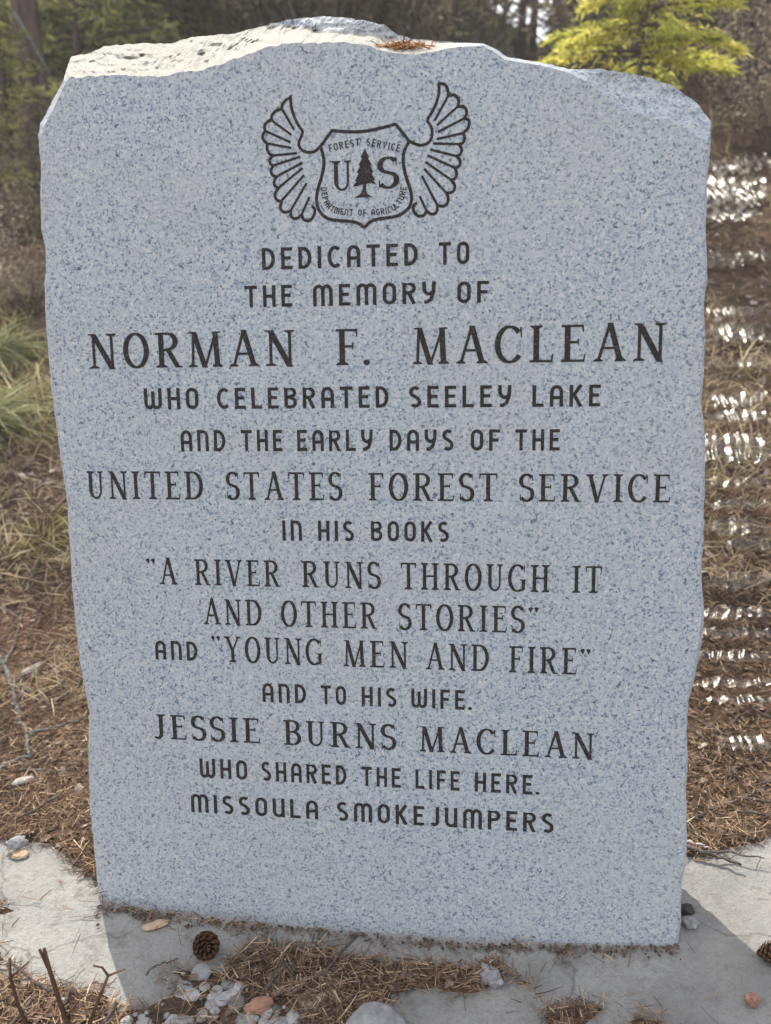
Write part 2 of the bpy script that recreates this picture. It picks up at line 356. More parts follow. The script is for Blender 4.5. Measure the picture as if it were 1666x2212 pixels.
# ------------------------------------------------------------------ the stone
# silhouette x, y, front-face edge x, y, how far the silhouette lies behind the face (m), ledge fraction
def e(x, y, dx, dy, d=0.007): return (x, y, x + dx, y + dy, d, 1.0)
OUT = [e(217, 1964, 4, -5), e(203, 1830, 4, 0), e(194, 1733, 4, 0), e(191, 1607, 4, 0), e(194, 1540, 4, 0), e(173, 1431, 4, 0), e(164, 1350, 4, 0), e(156, 1268, 5, 0), e(153, 1201, 5, 0),
 e(148, 1133, 9, 0, .012), e(146, 1089, 9, 0, .012), e(138, 1035, 5, 0), e(125, 940, 4, 0), e(117, 886, 4, 0), e(108, 804, 4, 0), e(100, 709, 4, 0), e(96, 614, 4, 0), e(100, 582, 4, 0), e(98, 533, 4, 0), e(90, 501, 4, 0),
 e(87, 429, 4, 0), e(89, 357, 4, 0), e(83, 294, 6, 2, .012), e(87, 270, 8, 4, .02), e(115, 215, 8, 4, .02), e(138, 172, 5, 4, .012),
 (143, 152, 152, 167, .04, 1), (155, 122, 170, 167, .10, 1), (195, 115, 205, 165, .11, 1), (227, 100, 242, 164, .115, 1), (300, 94, 292, 163, .115, 1), (370, 94, 345, 165, .115, 1), (415, 80, 385, 156, .115, 1),
 (500, 73, 440, 152, .115, 1), (575, 55, 500, 130, .115, .95), (620, 43, 565, 106, .11, .8), (660, 38, 610, 94, .10, .6), (700, 35, 650, 91, .09, .5), (740, 38, 690, 94, .07, .4), (765, 40, 725, 90, .06, .35),
 (833, 55, 780, 95, .05, .5), (860, 76, 835, 112, .06, .75), (900, 85, 880, 119, .06, .9), (933, 87, 935, 112, .05, .9), (985, 91, 985, 101, .03, .8), e(1043, 93, 0, 6, .015), e(1073, 107, -3, 6, .012), e(1093, 123, -2, 6, .012), e(1173, 136, -1, 6, .014),
 e(1233, 150, 0, 8, .014), (1270, 150, 1274, 180, .010, 1), (1308, 150, 1303, 202, .014, .5), (1388, 163, 1338, 232, .017, .6), (1453, 185, 1400, 250, .017, .8), (1503, 220, 1450, 262, .018, .9), (1526, 250, 1505, 292, .015, 1), (1537, 262, 1528, 304, .012, 1),
 e(1536, 312, -5, 2), e(1528, 388, -5, 0), e(1525, 501, -5, 0), e(1529, 600, -5, 0), e(1521, 652, -5, 0, .01), e(1521, 688, -5, 0), e(1523, 712, -5, 0), e(1521, 802, -5, 0), e(1515, 866, -5, 0), e(1524, 951, -6, 0, .01), e(1522, 1077, -5, 0), e(1519, 1183, -5, 0), e(1515, 1246, -5, 0),
 e(1522, 1330, -6, 0, .01), e(1515, 1393, -7, 0, .012), e(1503, 1457, -7, 0, .012), e(1488, 1512, -5, 0), e(1484, 1583, -4, 0), e(1486, 1647, -4, 0), e(1482, 1710, -4, 0), e(1484, 1773, -4, 0), e(1483, 1861, -5, 0, .01), e(1473, 1906, -5, 0, .01), e(1471, 1991, -5, 0), e(1462, 2050, -5, -4),
 e(1433, 2062, 0, -4), e(1333, 2058, 0, -4), e(1113, 2055, 0, -4), e(983, 2048, 0, -4), e(833, 2036, 0, -4), e(700, 2024, 0, -4), e(500, 2003, 0, -4), e(350, 1983, 0, -4)]
pts = []
nO = len(OUT)
for i in range(nO):
    A, B = np.array(OUT[i]), np.array(OUT[(i + 1) % nO])
    n = max(1, int(np.hypot(*(B - A)[:2]) / 4.0))
    for k in range(n): pts.append(A + (B - A) * k / n)
pts = np.array(pts); NP = len(pts)
ROWS = 13; TH = 0.17
rings = []
for j in range(ROWS + 1):
    f = j / ROWS; rg = []
    for i, (sx, sy, fx, fy, d, k) in enumerate(pts):
        big = min(1, math.hypot(sx - fx, sy - fy) / 40)
        amp = 1.3 + 1.3 * big
        jx = amp * (fb(sx * .05, sy * .05, 1, 4)); jy = amp * (fb(sx * .05, sy * .05, 7, 4))
        ex = (0.6 + 3.2 * big) * fb(fx * .045, fy * .045, 3, 4); ey = (0.6 + 3.2 * big) * fb(fx * .045, fy * .045, 5, 4)
        X = (fx + ex) * (1 - f) + (sx + jx) * f; Y = (fy + ey) * (1 - f) + (sy + jy) * f
        g = min(1, f / k); dep = d * g
        if 0 < j:
            w_ = math.sin(math.pi * min(1, f * 0.97)) ** 0.6 if j < ROWS else 0.3
            h = fb(X * .022 + 5, Y * .05, 2, 5) * 0.6 + 0.35 * abs(fb(X * .012, Y * .07, 11, 3)) + 0.25 * fb(X * .13, Y * .13, 4, 3)
            dep += w_ * h * (0.0022 + 0.024 * big * min(1, d / .1 + .15) * (0.65 if sx > 985 else 0.55 if k < .9 and f > k else 1))
            dep = max(dep, 0.0004 * j)
        rg.append(hit(X, Y, dep))
    rings.append(rg)
cen = hit(830, 1050, 0)
for j, (f, sh) in enumerate(((0.25, .004), (0.5, .008), (0.75, .012), (1.0, .03))):
    rg = []
    for i in range(NP):
        p = rings[ROWS][i]; dep = -(p @ ND); D = dep + (TH - dep) * f
        o_ = p - ND * (D - dep); c_ = cen - ND * D; v = c_ - o_; v /= np.linalg.norm(v)
        o_ = o_ + v * (sh + 0.012 * (0.5 + 0.5 * fb(p[0] * 14, p[2] * 14, f * 3 + 2, 3))) + ND * 0.006 * fb(p[0] * 20, p[2] * 20, f * 9, 2)
        rg.append(o_)
    rings.append(rg)
V = np.array([p for rg in rings for p in rg]); polys = [tuple(range(NP - 1, -1, -1))[::-1]]
for j in range(len(rings) - 1):
    for i in range(NP):
        a = j * NP + i; b = j * NP + (i + 1) % NP
        polys.append((b, a, a + NP, b + NP))
polys.append(tuple((len(rings) - 1) * NP + i for i in range(NP - 1, -1, -1)))
root = empty('memorial_stone', (0, 0, 0), 'upright grey speckled granite memorial stone with rough broken edges and a dark engraved inscription', 'memorial stone')
me = mesh_np('granite_slab', V, polys=polys)
slab = add('granite_slab', me, [M['granite'], M['granite_broken']], root)
mi = np.ones(len(me.polygons), dtype=np.int32); mi[0] = 0
bigp = np.hypot(pts[:, 0] - pts[:, 2], pts[:, 1] - pts[:, 3])
idx = 1
for j in range(len(rings) - 1):
    for i in range(NP):
        if pts[i, 0] > 985 and bigp[i] > 12: mi[idx] = 0      # the shallow spall at the upper right keeps the speckled look
        elif bigp[i] < 12 and j < ROWS: mi[idx] = 0
        elif pts[i, 5] < .9 and (j + .5) / ROWS > pts[i, 5] + .04: mi[idx] = 0
        idx += 1
me.polygons.foreach_set('material_index', mi)
# the flat face must point outwards
me.update()
import bmesh
bm = bmesh.new(); bm.from_mesh(me); bmesh.ops.recalc_face_normals(bm, faces=bm.faces); bmesh.ops.triangulate(bm, faces=[f for f in bm.faces if len(f.verts) > 4]); bm.to_mesh(me); bm.free()

# ------------------------------------------------------------------ lettering
def stroke(P, w, w1=None, closed=False, ws=None):
    P = [np.array(p, float) for p in P]; n = len(P); L, Rr = [], []
    for i in range(n):
        if closed: a, b, c = P[i - 1], P[i], P[(i + 1) % n]
        else: a, b, c = P[max(0, i - 1)], P[i], P[min(n - 1, i + 1)]
        d1, d2 = b - a, c - b
        n1 = np.linalg.norm(d1); n2 = np.linalg.norm(d2)
        d1 = d1 / n1 if n1 > 1e-9 else d2 / n2
        d2 = d2 / n2 if n2 > 1e-9 else d1
        t = d1 + d2; t = t / (np.linalg.norm(t) + 1e-9); nn = np.array([-t[1], t[0]])
        k = 1 / max(0.5, abs(nn @ np.array([-d1[1], d1[0]])))
        ww = ws[i] if ws is not None else (w if w1 is None else w + (w1 - w) * i / (n - 1))
        L.append(b + nn * ww * .5 * k); Rr.append(b - nn * ww * .5 * k)
    out = []
    for i in range(n if closed else n - 1):
        j = (i + 1) % n; out.append([L[i], Rr[i], Rr[j], L[j]])
    return [('strip', L, Rr, closed)]
def arc(cx, cy, rx, ry, a0, a1, n=12): return [(cx + rx * math.cos(R(a0 + (a1 - a0) * i / n)), cy + ry * math.sin(R(a0 + (a1 - a0) * i / n))) for i in range(n + 1)]
SW = 0.155
def sans(ch):
    h = SW / 2; w = {'I': SW, '.': .16, 'M': .84, 'W': .80, 'E': .48, 'F': .48, 'L': .48, 'J': .42, 'S': .52}.get(ch, .56); l, r, t, b = h, w - h, 1 - h, h
    s = lambda P, closed=False: stroke(P, SW, closed=closed)
    if ch == 'A': g = s([(l, 0), (l, .66)] + arc(w / 2, .66, w / 2 - h, .34 - h, 180, 0, 10) + [(r, 0)]) + s([(l, .42), (r, .42)])
    elif ch == 'B': g = s([(l, b), (l, t), (.30, t)] + arc(.28, .745, r - .30, .255 - h, 90, -90, 8) + [(l, .49)]) + s([(.28, .51)] + arc(.30, .285, r - .30, .285 - h, 90, -90, 8) + [(l, b)])
    elif ch == 'C': g = s(arc(w * .58, .5, w * .58 - h, .5 - h, 50, 310, 16))
    elif ch == 'D': g = s([(l, b), (l, t), (.2, t)] + arc(.2, .5, r - .2, .5 - h, 90, -90, 12) + [(.2, b)], True)
    elif ch == 'E': g = s([(w, t), (l, t), (l, b), (w, b)]) + s([(l, .52), (w - .06, .52)])
    elif ch == 'F': g = s([(w, t), (l, t), (l, 0)]) + s([(l, .50), (w - .06, .50)])
    elif ch == 'G': g = s(arc(w * .55, .5, w * .55 - h, .5 - h, 50, 330, 16) + [(w - h, .45), (w * .55, .45)])
    elif ch == 'H': g = s([(l, 0), (l, 1)]) + s([(r, 0), (r, 1)]) + s([(l, .5), (r, .5)])
    elif ch == 'I': g = s([(l, 0), (l, 1)])
    elif ch == 'J': g = s([(r, 1), (r, .28)] + arc(w / 2, .28, w / 2 - h, .28 - h, 0, -150, 10))
    elif ch == 'K': g = s([(l, 0), (l, 1)]) + s([(r, 1), (l + .05, .45)]) + s([(l + .12, .54), (r, 0)])
    elif ch == 'L': g = s([(l, 1), (l, b), (w, b)])
    elif ch == 'M':
        q = (r - l) / 4; g = s([(l, 0), (l, .72)] + arc(l + q, .72, q, .28 - h, 180, 0, 8) + [(l + 2 * q, 0)]) + s([(l + 2 * q, .72)] + arc(l + 3 * q, .72, q, .28 - h, 180, 0, 8) + [(r, 0)])
    elif ch == 'N': g = s([(l, 0), (l, t), (l + .1, t)] + arc(w / 2, .66, w / 2 - h, .34 - h, 90, 0, 6) + [(r, 0)])
    elif ch == 'O': g = s(arc(w / 2, .70, w / 2 - h, .30 - h, 180, 0, 10) + arc(w / 2, .30, w / 2 - h, .30 - h, 0, -180, 10), True)
    elif ch == 'P': g = s([(l, 0), (l, t), (.3, t)] + arc(.28, .72, r - .28, .28 - h, 90, -90, 8) + [(l, .44 + h)])
    elif ch == 'R': g = s([(l, 0), (l, t), (.3, t)] + arc(.28, .72, r - .28, .28 - h, 90, -90, 8) + [(l, .44 + h)]) + s([(.27, .48), (r, 0)])
    elif ch == 'S': g = s(arc(w / 2, .73, w / 2 - h, .27 - h, 40, 250, 10) + [(w * .62, .47)] + arc(w / 2, .27, w / 2 - h, .27 - h, 50, -140, 10))
    elif ch == 'T': g = s([(0, t), (w, t)]) + s([(w / 2, t), (w / 2, 0)])
    elif ch == 'U': g = s([(l, 1), (l, .32)] + arc(w / 2, .30, w / 2 - h, .30 - h, 180, 360, 10) + [(r, 1)]) + s([(r, .34), (r, 0)])
    elif ch == 'V': g = s([(l, 1), (w / 2, 0), (r, 1)])
    elif ch == 'W':
        q = (r - l) / 4; g = s([(l, 1), (l, .28)] + arc(l + q, .28, q, .28 - h, 180, 360, 8) + [(l + 2 * q, .85)]) + s([(l + 2 * q, .28)] + arc(l + 3 * q, .28, q, .28 - h, 180, 360, 8) + [(r, 1)])
    elif ch == 'Y': g = s([(l, 1), (l, .78)] + arc(w / 2, .72, w / 2 - h, .28, 180, 300, 8) + [(r - .03, .55)]) + s([(r, 1), (r - .02, .55), (r - .12, .2), (.2, b), (.08, b)])
    elif ch == '.': g = [('poly', arc(.08, .08, .08, .08, 0, 330, 11))]
    else: raise ValueError(ch)
    return g, w
def serif(ch):
    T, t, S_ = .157, .066, .052
    w = {'I': .36, 'N': .84, 'M': 1.0, 'O': .78, 'R': .78, 'A': .86, 'F': .62, 'C': .76, 'L': .64, 'E': .66, 'U': .80, 'T': .74, 'D': .80, 'S': .56, 'V': .84, 'H': .86, 'B': .70, 'J': .48, 'G': .82, 'Y': .84, '.': .16, '“': .30, '”': .30}[ch]
    st_ = lambda x, y0=0, y1=1, ww=T: [('poly', [(x - ww / 2, y0), (x + ww / 2, y0), (x + ww / 2, y1), (x - ww / 2, y1)])]
    dg = lambda x0, y0, x1, y1, ww: [('poly', [(x0 - ww / 2, y0), (x0 + ww / 2, y0), (x1 + ww / 2, y1), (x1 - ww / 2, y1)])]
    def sf(x, y, hw, inner=.08):
        if y > .5: return [('poly', [(x - hw, 1), (x - hw, 1 - S_ * .7), (x - inner, 1 - S_ * 1.7), (x + inner, 1 - S_ * 1.7), (x + hw, 1 - S_ * .7), (x + hw, 1)][::-1])]
        return [('poly', [(x - hw, 0), (x + hw, 0), (x + hw, S_ * .7), (x + inner, S_ * 1.7), (x - inner, S_ * 1.7), (x - hw, S_ * .7)])]
    hb = lambda x0, x1, y, ww=t: [('poly', [(x0, y - ww / 2), (x1, y - ww / 2), (x1, y + ww / 2), (x0, y + ww / 2)])]
    def cv(P, wmax=T, wmin=t, closed=False):                 # thick where the stroke runs vertically
        n = len(P); ws = []
        for i in range(n):
            a = P[i - 1] if closed or i else P[0]; b = P[(i + 1) % n] if closed or i < n - 1 else P[-1]
            dx, dy = b[0] - a[0], b[1] - a[1]; v = abs(dy) / (math.hypot(dx, dy) + 1e-9); ws.append(wmin + (wmax - wmin) * v ** 1.3)
        return stroke(P, 0, ws=ws, closed=closed)
    tick = lambda x, y0, y1, ww=.07: [('poly', [(x - ww, y0), (x, y0), (x, y1), (x - ww * .4, y1)])]
    if ch == 'I': g = st_(w / 2) + sf(w / 2, 1, .18) + sf(w / 2, 0, .18)
    elif ch == 'N': g = st_(.15, 0, 1, t * 1.3) + dg(.14, 1, .70, -.03, T * 1.15) + st_(.70, -.02, 1, t * 1.3) + sf(.15, 0, .15, .03) + sf(.69, 1, .15, .03) + hb(.0, .16, .98, .045)
    elif ch == 'M': g = dg(.16, 1, .12, 0, t * 1.2) + dg(.17, 1, .48, -.02, T) + dg(.82, 1, .48, -.02, t * 1.1) + dg(.80, 1, .85, 0, T) + sf(.12, 0, .13, .03) + sf(.85, 0, .15) + hb(.02, .17, .98, .045) + hb(.80, .96, .98, .045)
    elif ch == 'O': g = cv(arc(w / 2, .5, w / 2 - T / 2, .5 - t / 3, 90, 435, 30), closed=True)
    elif ch == 'A': g = dg(.43, 1.02, .13, 0, t * 1.3) + dg(.43, 1.03, .72, 0, T) + hb(.22, .62, .36) + sf(.13, 0, .13, .03) + sf(.72, 0, .15)
    elif ch == 'F': g = st_(.17) + sf(.17, 0, .17) + hb(0, .60, 1 - t / 2) + hb(.17, .48, .52) + tick(.60, 1, .78) + tick(.48, .62, .42, .05)
    elif ch == 'E': g = st_(.17) + hb(0, .60, 1 - t / 2) + hb(.17, .48, .53) + hb(0, .62, t / 2) + tick(.60, 1, .80) + tick(.48, .62, .44, .05) + [('poly', [(.58, 0), (.62, 0), (.66, .22), (.62, .2)])]
    elif ch == 'L': g = st_(.17) + sf(.17, 1, .17) + hb(0, .62, t / 2) + [('poly', [(.55, 0), (.61, 0), (.64, .24), (.60, .22)])]
    elif ch == 'T': g = st_(w / 2) + sf(w / 2, 0, .18) + hb(.03, w - .03, 1 - t / 2) + [('poly', [(.02, .78), (.05, .80), (.10, 1), (.02, 1)]), ('poly', [(w - .02, .78), (w - .02, 1), (w - .10, 1), (w - .05, .80)])]
    elif ch == 'H': g = st_(.18) + st_(w - .18) + hb(.18, w - .18, .51) + sf(.18, 1, .17) + sf(.18, 0, .17) + sf(w - .18, 1, .17) + sf(w - .18, 0, .17)
    elif ch == 'C': g = cv(arc(w * .54, .5, w * .54 - T / 2, .5 - t / 3, 42, 322, 24)) + tick(w * .97, .97, .68, .055)
    elif ch == 'G': g = cv(arc(.43, .5, .43 - T / 2, .5 - t / 3, 45, 300, 22)) + st_(.70, .07, .42) + hb(.54, .82, .43, .045) + tick(.76, .97, .70, .05) + hb(.58, .72, .06, .05)
    elif ch == 'D': g = st_(.17) + cv([(.17, 1 - t / 2), (.36, 1 - t / 2)] + arc(.36, .5, w - .36 - T / 2, .5 - t / 2, 85, -85, 18) + [(.36, t / 2), (.17, t / 2)]) + hb(0, .2, 1 - t / 2) + hb(0, .2, t / 2)
    elif ch == 'B': g = st_(.17) + cv([(.17, 1 - t / 2), (.34, 1 - t / 2)] + arc(.36, .755, .58 - .36, .245 - t / 2, 85, -85, 12) + [(.17, .51)]) + cv([(.17, .53), (.36, .53)] + arc(.38, .28, .63 - .38, .28 - t / 2, 80, -85, 12) + [(.17, t / 2)]) + hb(0, .2, 1 - t / 2) + hb(0, .2, t / 2)
    elif ch == 'R': g = st_(.17) + cv([(.17, 1 - t / 2), (.34, 1 - t / 2)] + arc(.36, .745, .60 - .36, .255 - t / 2, 85, -85, 12) + [(.17, .48)]) + dg(.38, .50, .65, 0, T) + hb(0, .2, 1 - t / 2) + sf(.17, 0, .17) + hb(.60, .79, .02, .045)
    elif ch == 'U': g = cv([(.18, 1), (.18, .6)] + arc(.40, .30, .22, .30 - t / 3, 180, 360, 14) + [(.63, .6), (.63, 1)], T, t * 1.3)[:0] + st_(.18, .3, 1) + stroke([(.18, .32)] + arc(.405, .30, .225, .30 - t / 2, 180, 360, 14) + [(.63, .32)], 0, ws=[T] + [T - (T - t) * min(1, i / 6) if i < 7 else t * 1.2 for i in range(15)] + [t * 1.3]) + st_(.63, .3, 1, t * 1.3) + sf(.18, 1, .17) + sf(.63, 1, .13, .03)
    elif ch == 'V': g = dg(.14, 1, .43, -.02, T) + dg(.72, 1, .43, -.02, t * 1.2) + sf(.14, 1, .15) + sf(.72, 1, .12, .03)
    elif ch == 'Y': g = dg(.15, 1, .42, .44, T * .95) + dg(.72, 1, .42, .44, t * 1.2) + st_(.42, 0, .47) + sf(.42, 0, .18) + sf(.15, 1, .15) + sf(.72, 1, .12, .03)
    elif ch == 'J': g = st_(.30, .2, 1) + cv([(.30, .25), (.295, .14), (.22, .05), (.12, .03), (.03, .07)], T, .08) + sf(.30, 1, .18)
    elif ch == 'S': g = cv(arc(w * .50, .745, w * .40, .255 - t / 3, 30, 240, 12) + [(w * .56, .50)] + arc(w * .50, .265, w * .42, .265 - t / 3, 52, -150, 12), T, t * 1.2) + tick(w * .93, .97, .74, .05) + [('poly', [(.02, .27), (.02, .03), (.07, .03), (.05, .27)])]
    elif ch == '.': g = [('poly', arc(.08, .07, .08, .08, 0, 330, 11))]
    elif ch in '“”':
        g = []
        for x in (.07, .22):
            g += [('poly', arc(x, .93, .055, .06, 0, 330, 11)), ('poly', [(x - .05, .94), (x - .01, .78), (x + .01, .80), (x + .055, .93)] if ch == '”' else [(x - .055, .93), (x + .01, .79), (x + .03, .80), (x + .05, .94)])]
    return g, w
class Letters:
    def __init__(s): s.V = []; s.P = []; s.k = 0
    def put(s, g, fn):
        for it in g:
            s.k += 1; out = 0.0004 + 0.000004 * (s.k % 90)
            if it[0] == 'poly':
                b = len(s.V); s.V += [fn(p[0], p[1], out) for p in it[1]]; s.P.append(tuple(range(b, b + len(it[1]))))
            else:
                _, L, Rr, closed = it; b = len(s.V); n = len(L)
                for i in range(n): s.V += [fn(*L[i], out), fn(*Rr[i], out)]
                for i in range(n if closed else n - 1):
                    j = (i + 1) % n; s.P.append((b + 2 * i, b + 2 * i + 1, b + 2 * j + 1, b + 2 * j))
    def build(s, name, parent):
        me = mesh_np(name, np.array(s.V), polys=s.P)
        bm = bmesh.new(); bm.from_mesh(me)
        nd = Vector(ND)
        for f in bm.faces:
            f.normal_update()
            if f.normal.dot(nd) < 0: f.normal_flip()
        bmesh.ops.triangulate(bm, faces=[f for f in bm.faces if len(f.verts) > 4])
        bm.to_mesh(me); bm.free()
        return add(name, me, M['letter'], parent)
def word(LT, txt, x0, x1, base, cap, font, gap):
    (ax, ay), (bx, by) = base
    y = lambda x: ay + (by - ay) * (x - ax) / (bx - ax)
    s0, t0 = st(x0, y(x0)); s1, t1 = st(x1, y(x1)); tb = (t0 + t1) / 2
    xm = (x0 + x1) / 2; h = st(xm, y(xm) - cap)[1] - st(xm, y(xm))[1]
    gl = [font(c) for c in txt]; tot = sum(g[1] for g in gl) + gap * (len(gl) - 1); k = (s1 - s0) / tot; x = 0
    for g, w_ in gl:
        LT.put(g, lambda u, v, o, x=x: face_pt(s0 + (x + u) * k, tb + v * h, o)); x += w_ + gap
GS, GR = .26, .20
LINES = [
 (((568, 583), (959, 572)), [('DEDICATED', 567, 903, sans, 48), ('TO', 948, 1014, sans, 49)]),
 (((542, 664), (1035, 654)), [('THE', 530, 632, sans, 47), ('MEMORY', 677, 942, sans, 47), ('OF', 988, 1056, sans, 47)]),
 (((205, 796), (1373, 780)), [('NORMAN', 195, 638, serif, 76), ('F', 727, 775, serif, 78), ('.', 785, 800, serif, 78), ('MACLEAN', 893, 1437, serif, 80)]),
 (((367, 884), (1275, 878)), [('WHO', 313, 430, sans, 46), ('CELEBRATED', 470, 840, sans, 46), ('SEELEY', 884, 1105, sans, 47), ('LAKE', 1150, 1297, sans, 47)]),
 (((395, 975), (1205, 973)), [('AND', 392, 488, sans, 46), ('THE', 522, 611, sans, 46), ('EARLY', 643, 806, sans, 46), ('DAYS', 842, 980, sans, 46), ('OF', 1017, 1080, sans, 46), ('THE', 1113, 1209, sans, 46)]),
 (((297, 1078), (1413, 1085)), [('UNITED', 190, 440, serif, 60), ('STATES', 491, 739, serif, 60), ('FOREST', 797, 1075, serif, 60), ('SERVICE', 1122, 1448, serif, 60)]),
 (((617, 1168), (913, 1170)), [('IN', 611, 653, sans, 44), ('HIS', 688, 765, sans, 44), ('BOOKS', 802, 970, sans, 44)]),
 (((349, 1262), (1279, 1281)), [('“', 317, 340, serif, 56), ('A', 346, 384, serif, 56), ('RIVER', 422, 606, serif, 56), ('RUNS', 653, 822, serif, 57), ('THROUGH', 866, 1187, serif, 58), ('IT', 1236, 1300, serif, 58)]),
 (((443, 1348), (1083, 1366)), [('AND', 441, 566, serif, 55), ('OTHER', 608, 815, serif, 56), ('STORIES', 862, 1132, serif, 57), ('”', 1140, 1165, serif, 57)]),
 (((339, 1424), (1241, 1457)), [('AND', 337, 428, sans, 41), ('“', 457, 480, serif, 56), ('YOUNG', 486, 697, serif, 56), ('MEN', 743, 882, serif, 57), ('AND', 920, 1056, serif, 57), ('FIRE', 1100, 1246, serif, 57), ('”', 1252, 1277, serif, 57)]),
 (((570, 1516), (1001, 1533)), [('AND', 568, 662, sans, 41), ('TO', 694, 748, sans, 41), ('HIS', 782, 857, sans, 41), ('WIFE', 889, 1004, sans, 42), ('.', 1011, 1020, sans, 42)]),
 (((381, 1597), (1235, 1638)), [('JESSIE', 334, 563, serif, 53), ('BURNS', 614, 855, serif, 54), ('MACLEAN', 907, 1283, serif, 55)]),
 (((482, 1682), (1149, 1716)), [('WHO', 433, 535, sans, 42), ('SHARED', 566, 749, sans, 42), ('THE', 782, 866, sans, 42), ('LIFE', 898, 993, sans, 42), ('HERE', 1026, 1150, sans, 42), ('.', 1157, 1166, sans, 42)]),
 (((418, 1754), (1133, 1796)), [('MISSOULA', 414, 688, sans, 40), ('SMOKEJUMPERS', 729, 1196, sans, 42)])]
for base, words in LINES:
    for txt, x0, x1, font, cap in words:
        LT = Letters(); word(LT, txt, x0, x1, base, cap, font, GS if font is sans else GR)
        LT.build('quotation_mark' if txt in '“”' else 'full_stop' if txt == '.' else 'engraved_word', root)

# emblem: winged shield with a tree, in zoom coordinates traced to the face
def em(cx, cy): return st(533.1 + cx * .32, 153.3 + cy * .32)
EU = em(1000, 500)[0] - em(900, 500)[0]; EU /= 100           # metres per traced unit
def est(P, w_, closed=False, smooth=2):
    Q = [np.array(em(*p)) for p in P]
    for _ in range(smooth):                                  # corner cutting
        o_ = [] if closed else [Q[0]]
        for i in range(len(Q) if closed else len(Q) - 1):
            a, b = Q[i], Q[(i + 1) % len(Q)]; o_ += [a * .75 + b * .25, a * .25 + b * .75]
        if not closed: o_.append(Q[-1])
        Q = o_
    return stroke(Q, w_ * EU, closed=closed)
put = lambda LT, g: LT.put(g, lambda u, v, o: face_pt(u, v, o))
WL = [[(295, 165), (300, 240), (320, 310), (350, 370), (380, 405), (372, 440), (350, 480), (355, 515), (385, 545), (430, 552), (470, 540), (497, 508)],
 [(302, 180), (265, 195), (240, 225), (238, 258)], [(238, 255), (195, 270), (168, 300), (168, 330)], [(166, 330), (135, 345), (118, 375), (127, 407)], [(127, 405), (106, 430), (112, 468), (142, 492)], [(142, 490), (135, 525), (155, 565), (182, 572)], [(182, 570), (156, 590), (155, 625), (182, 640)],
 [(182, 640), (163, 665), (170, 705), (202, 715)], [(202, 715), (183, 745), (190, 780), (217, 790)], [(217, 790), (188, 830), (198, 872), (237, 882)], [(237, 880), (223, 925), (250, 958), (297, 945)], [(297, 945), (300, 990), (338, 1000), (372, 970)], [(372, 970), (385, 1010), (430, 1012), (458, 972), (462, 930), (438, 912)]]
DL = [((238, 255), (320, 397)), ((166, 332), (302, 432)), ((127, 405), (297, 482)), ((142, 490), (302, 520)), ((180, 571), (340, 555)), ((180, 638), (360, 580)), ((200, 714), (377, 619)), ((214, 790), (378, 655)), ((233, 880), (388, 703)), ((295, 947), (405, 757)), ((370, 972), (425, 850))]
WR = [[(1297, 92), (1300, 150), (1280, 220), (1250, 280), (1215, 335), (1238, 362), (1254, 400), (1250, 455), (1220, 492), (1180, 504), (1140, 495), (1100, 475)],
 [(1290, 98), (1305, 82), (1350, 95), (1364, 165)], [(1362, 165), (1405, 160), (1435, 195), (1425, 240)], [(1425, 240), (1472, 240), (1490, 280), (1470, 320)], [(1470, 320), (1504, 330), (1500, 385), (1460, 420)], [(1460, 420), (1475, 450), (1462, 488), (1435, 495)], [(1435, 495), (1455, 530), (1442, 568), (1415, 575)],
 [(1415, 575), (1444, 600), (1438, 645), (1405, 655)], [(1405, 655), (1420, 690), (1408, 730), (1380, 735)], [(1380, 735), (1408, 770), (1398, 818), (1350, 825)], [(1350, 825), (1366, 870), (1342, 915), (1290, 910)], [(1290, 910), (1282, 960), (1245, 970), (1215, 945)], [(1215, 945), (1195, 980), (1150, 980), (1122, 940), (1128, 902), (1152, 892)]]
DR = [((1362, 165), (1268, 337)), ((1425, 240), (1285, 366)), ((1470, 320), (1290, 412)), ((1460, 420), (1283, 460)), ((1435, 494), (1260, 490)), ((1415, 575), (1238, 530)), ((1405, 654), (1220, 570)), ((1380, 735), (1208, 615)), ((1350, 826), (1198, 660)), ((1290, 912), (1183, 708)), ((1215, 945), (1168, 845))]
LT = Letters()
put(LT, est([(500, 508), (578, 400)], 21, smooth=0)); put(LT, est([(570, 402), (640, 408), (700, 412), (790, 410), (900, 388), (1010, 358)], 21)); put(LT, est([(1005, 358), (1100, 478)], 21, smooth=0))
put(LT, est([(497, 506), (518, 570), (524, 640), (505, 720), (480, 800), (470, 860), (478, 920), (505, 968), (555, 1003), (620, 1010), (700, 1015), (750, 1025), (797, 1058)], 22))
put(LT, est([(1098, 476), (1065, 530), (1055, 590), (1060, 650), (1080, 730), (1106, 800), (1116, 860), (1105, 912), (1070, 952), (1020, 980), (960, 990), (880, 1000), (835, 1015), (794, 1058)], 22))
shield = LT.build('emblem', root)
for Wg, Dg in ((WL, DL), (WR, DR)):
    LT = Letters()
    for P in Wg: put(LT, est(P, 20))
    for a, b in Dg: put(LT, est([a, b], 16, smooth=0))
    LT.build('wing', shield)
LT = Letters()
TR = [(797, 522), (770, 585), (779, 590), (755, 635), (766, 642), (743, 685), (756, 692), (730, 742), (741, 748), (714, 782), (750, 777), (786, 765), (783, 805), (766, 832), (726, 856), (850, 852), (816, 830), (806, 805), (808, 762), (840, 757), (878, 768), (855, 740), (866, 735), (845, 690), (856, 682), (835, 640), (844, 632), (820, 590), (827, 582)]
LT.put([('poly', [em(*p) for p in TR])], lambda u, v, o: face_pt(u, v, o)); LT.build('pine_emblem', shield)
LT = Letters()
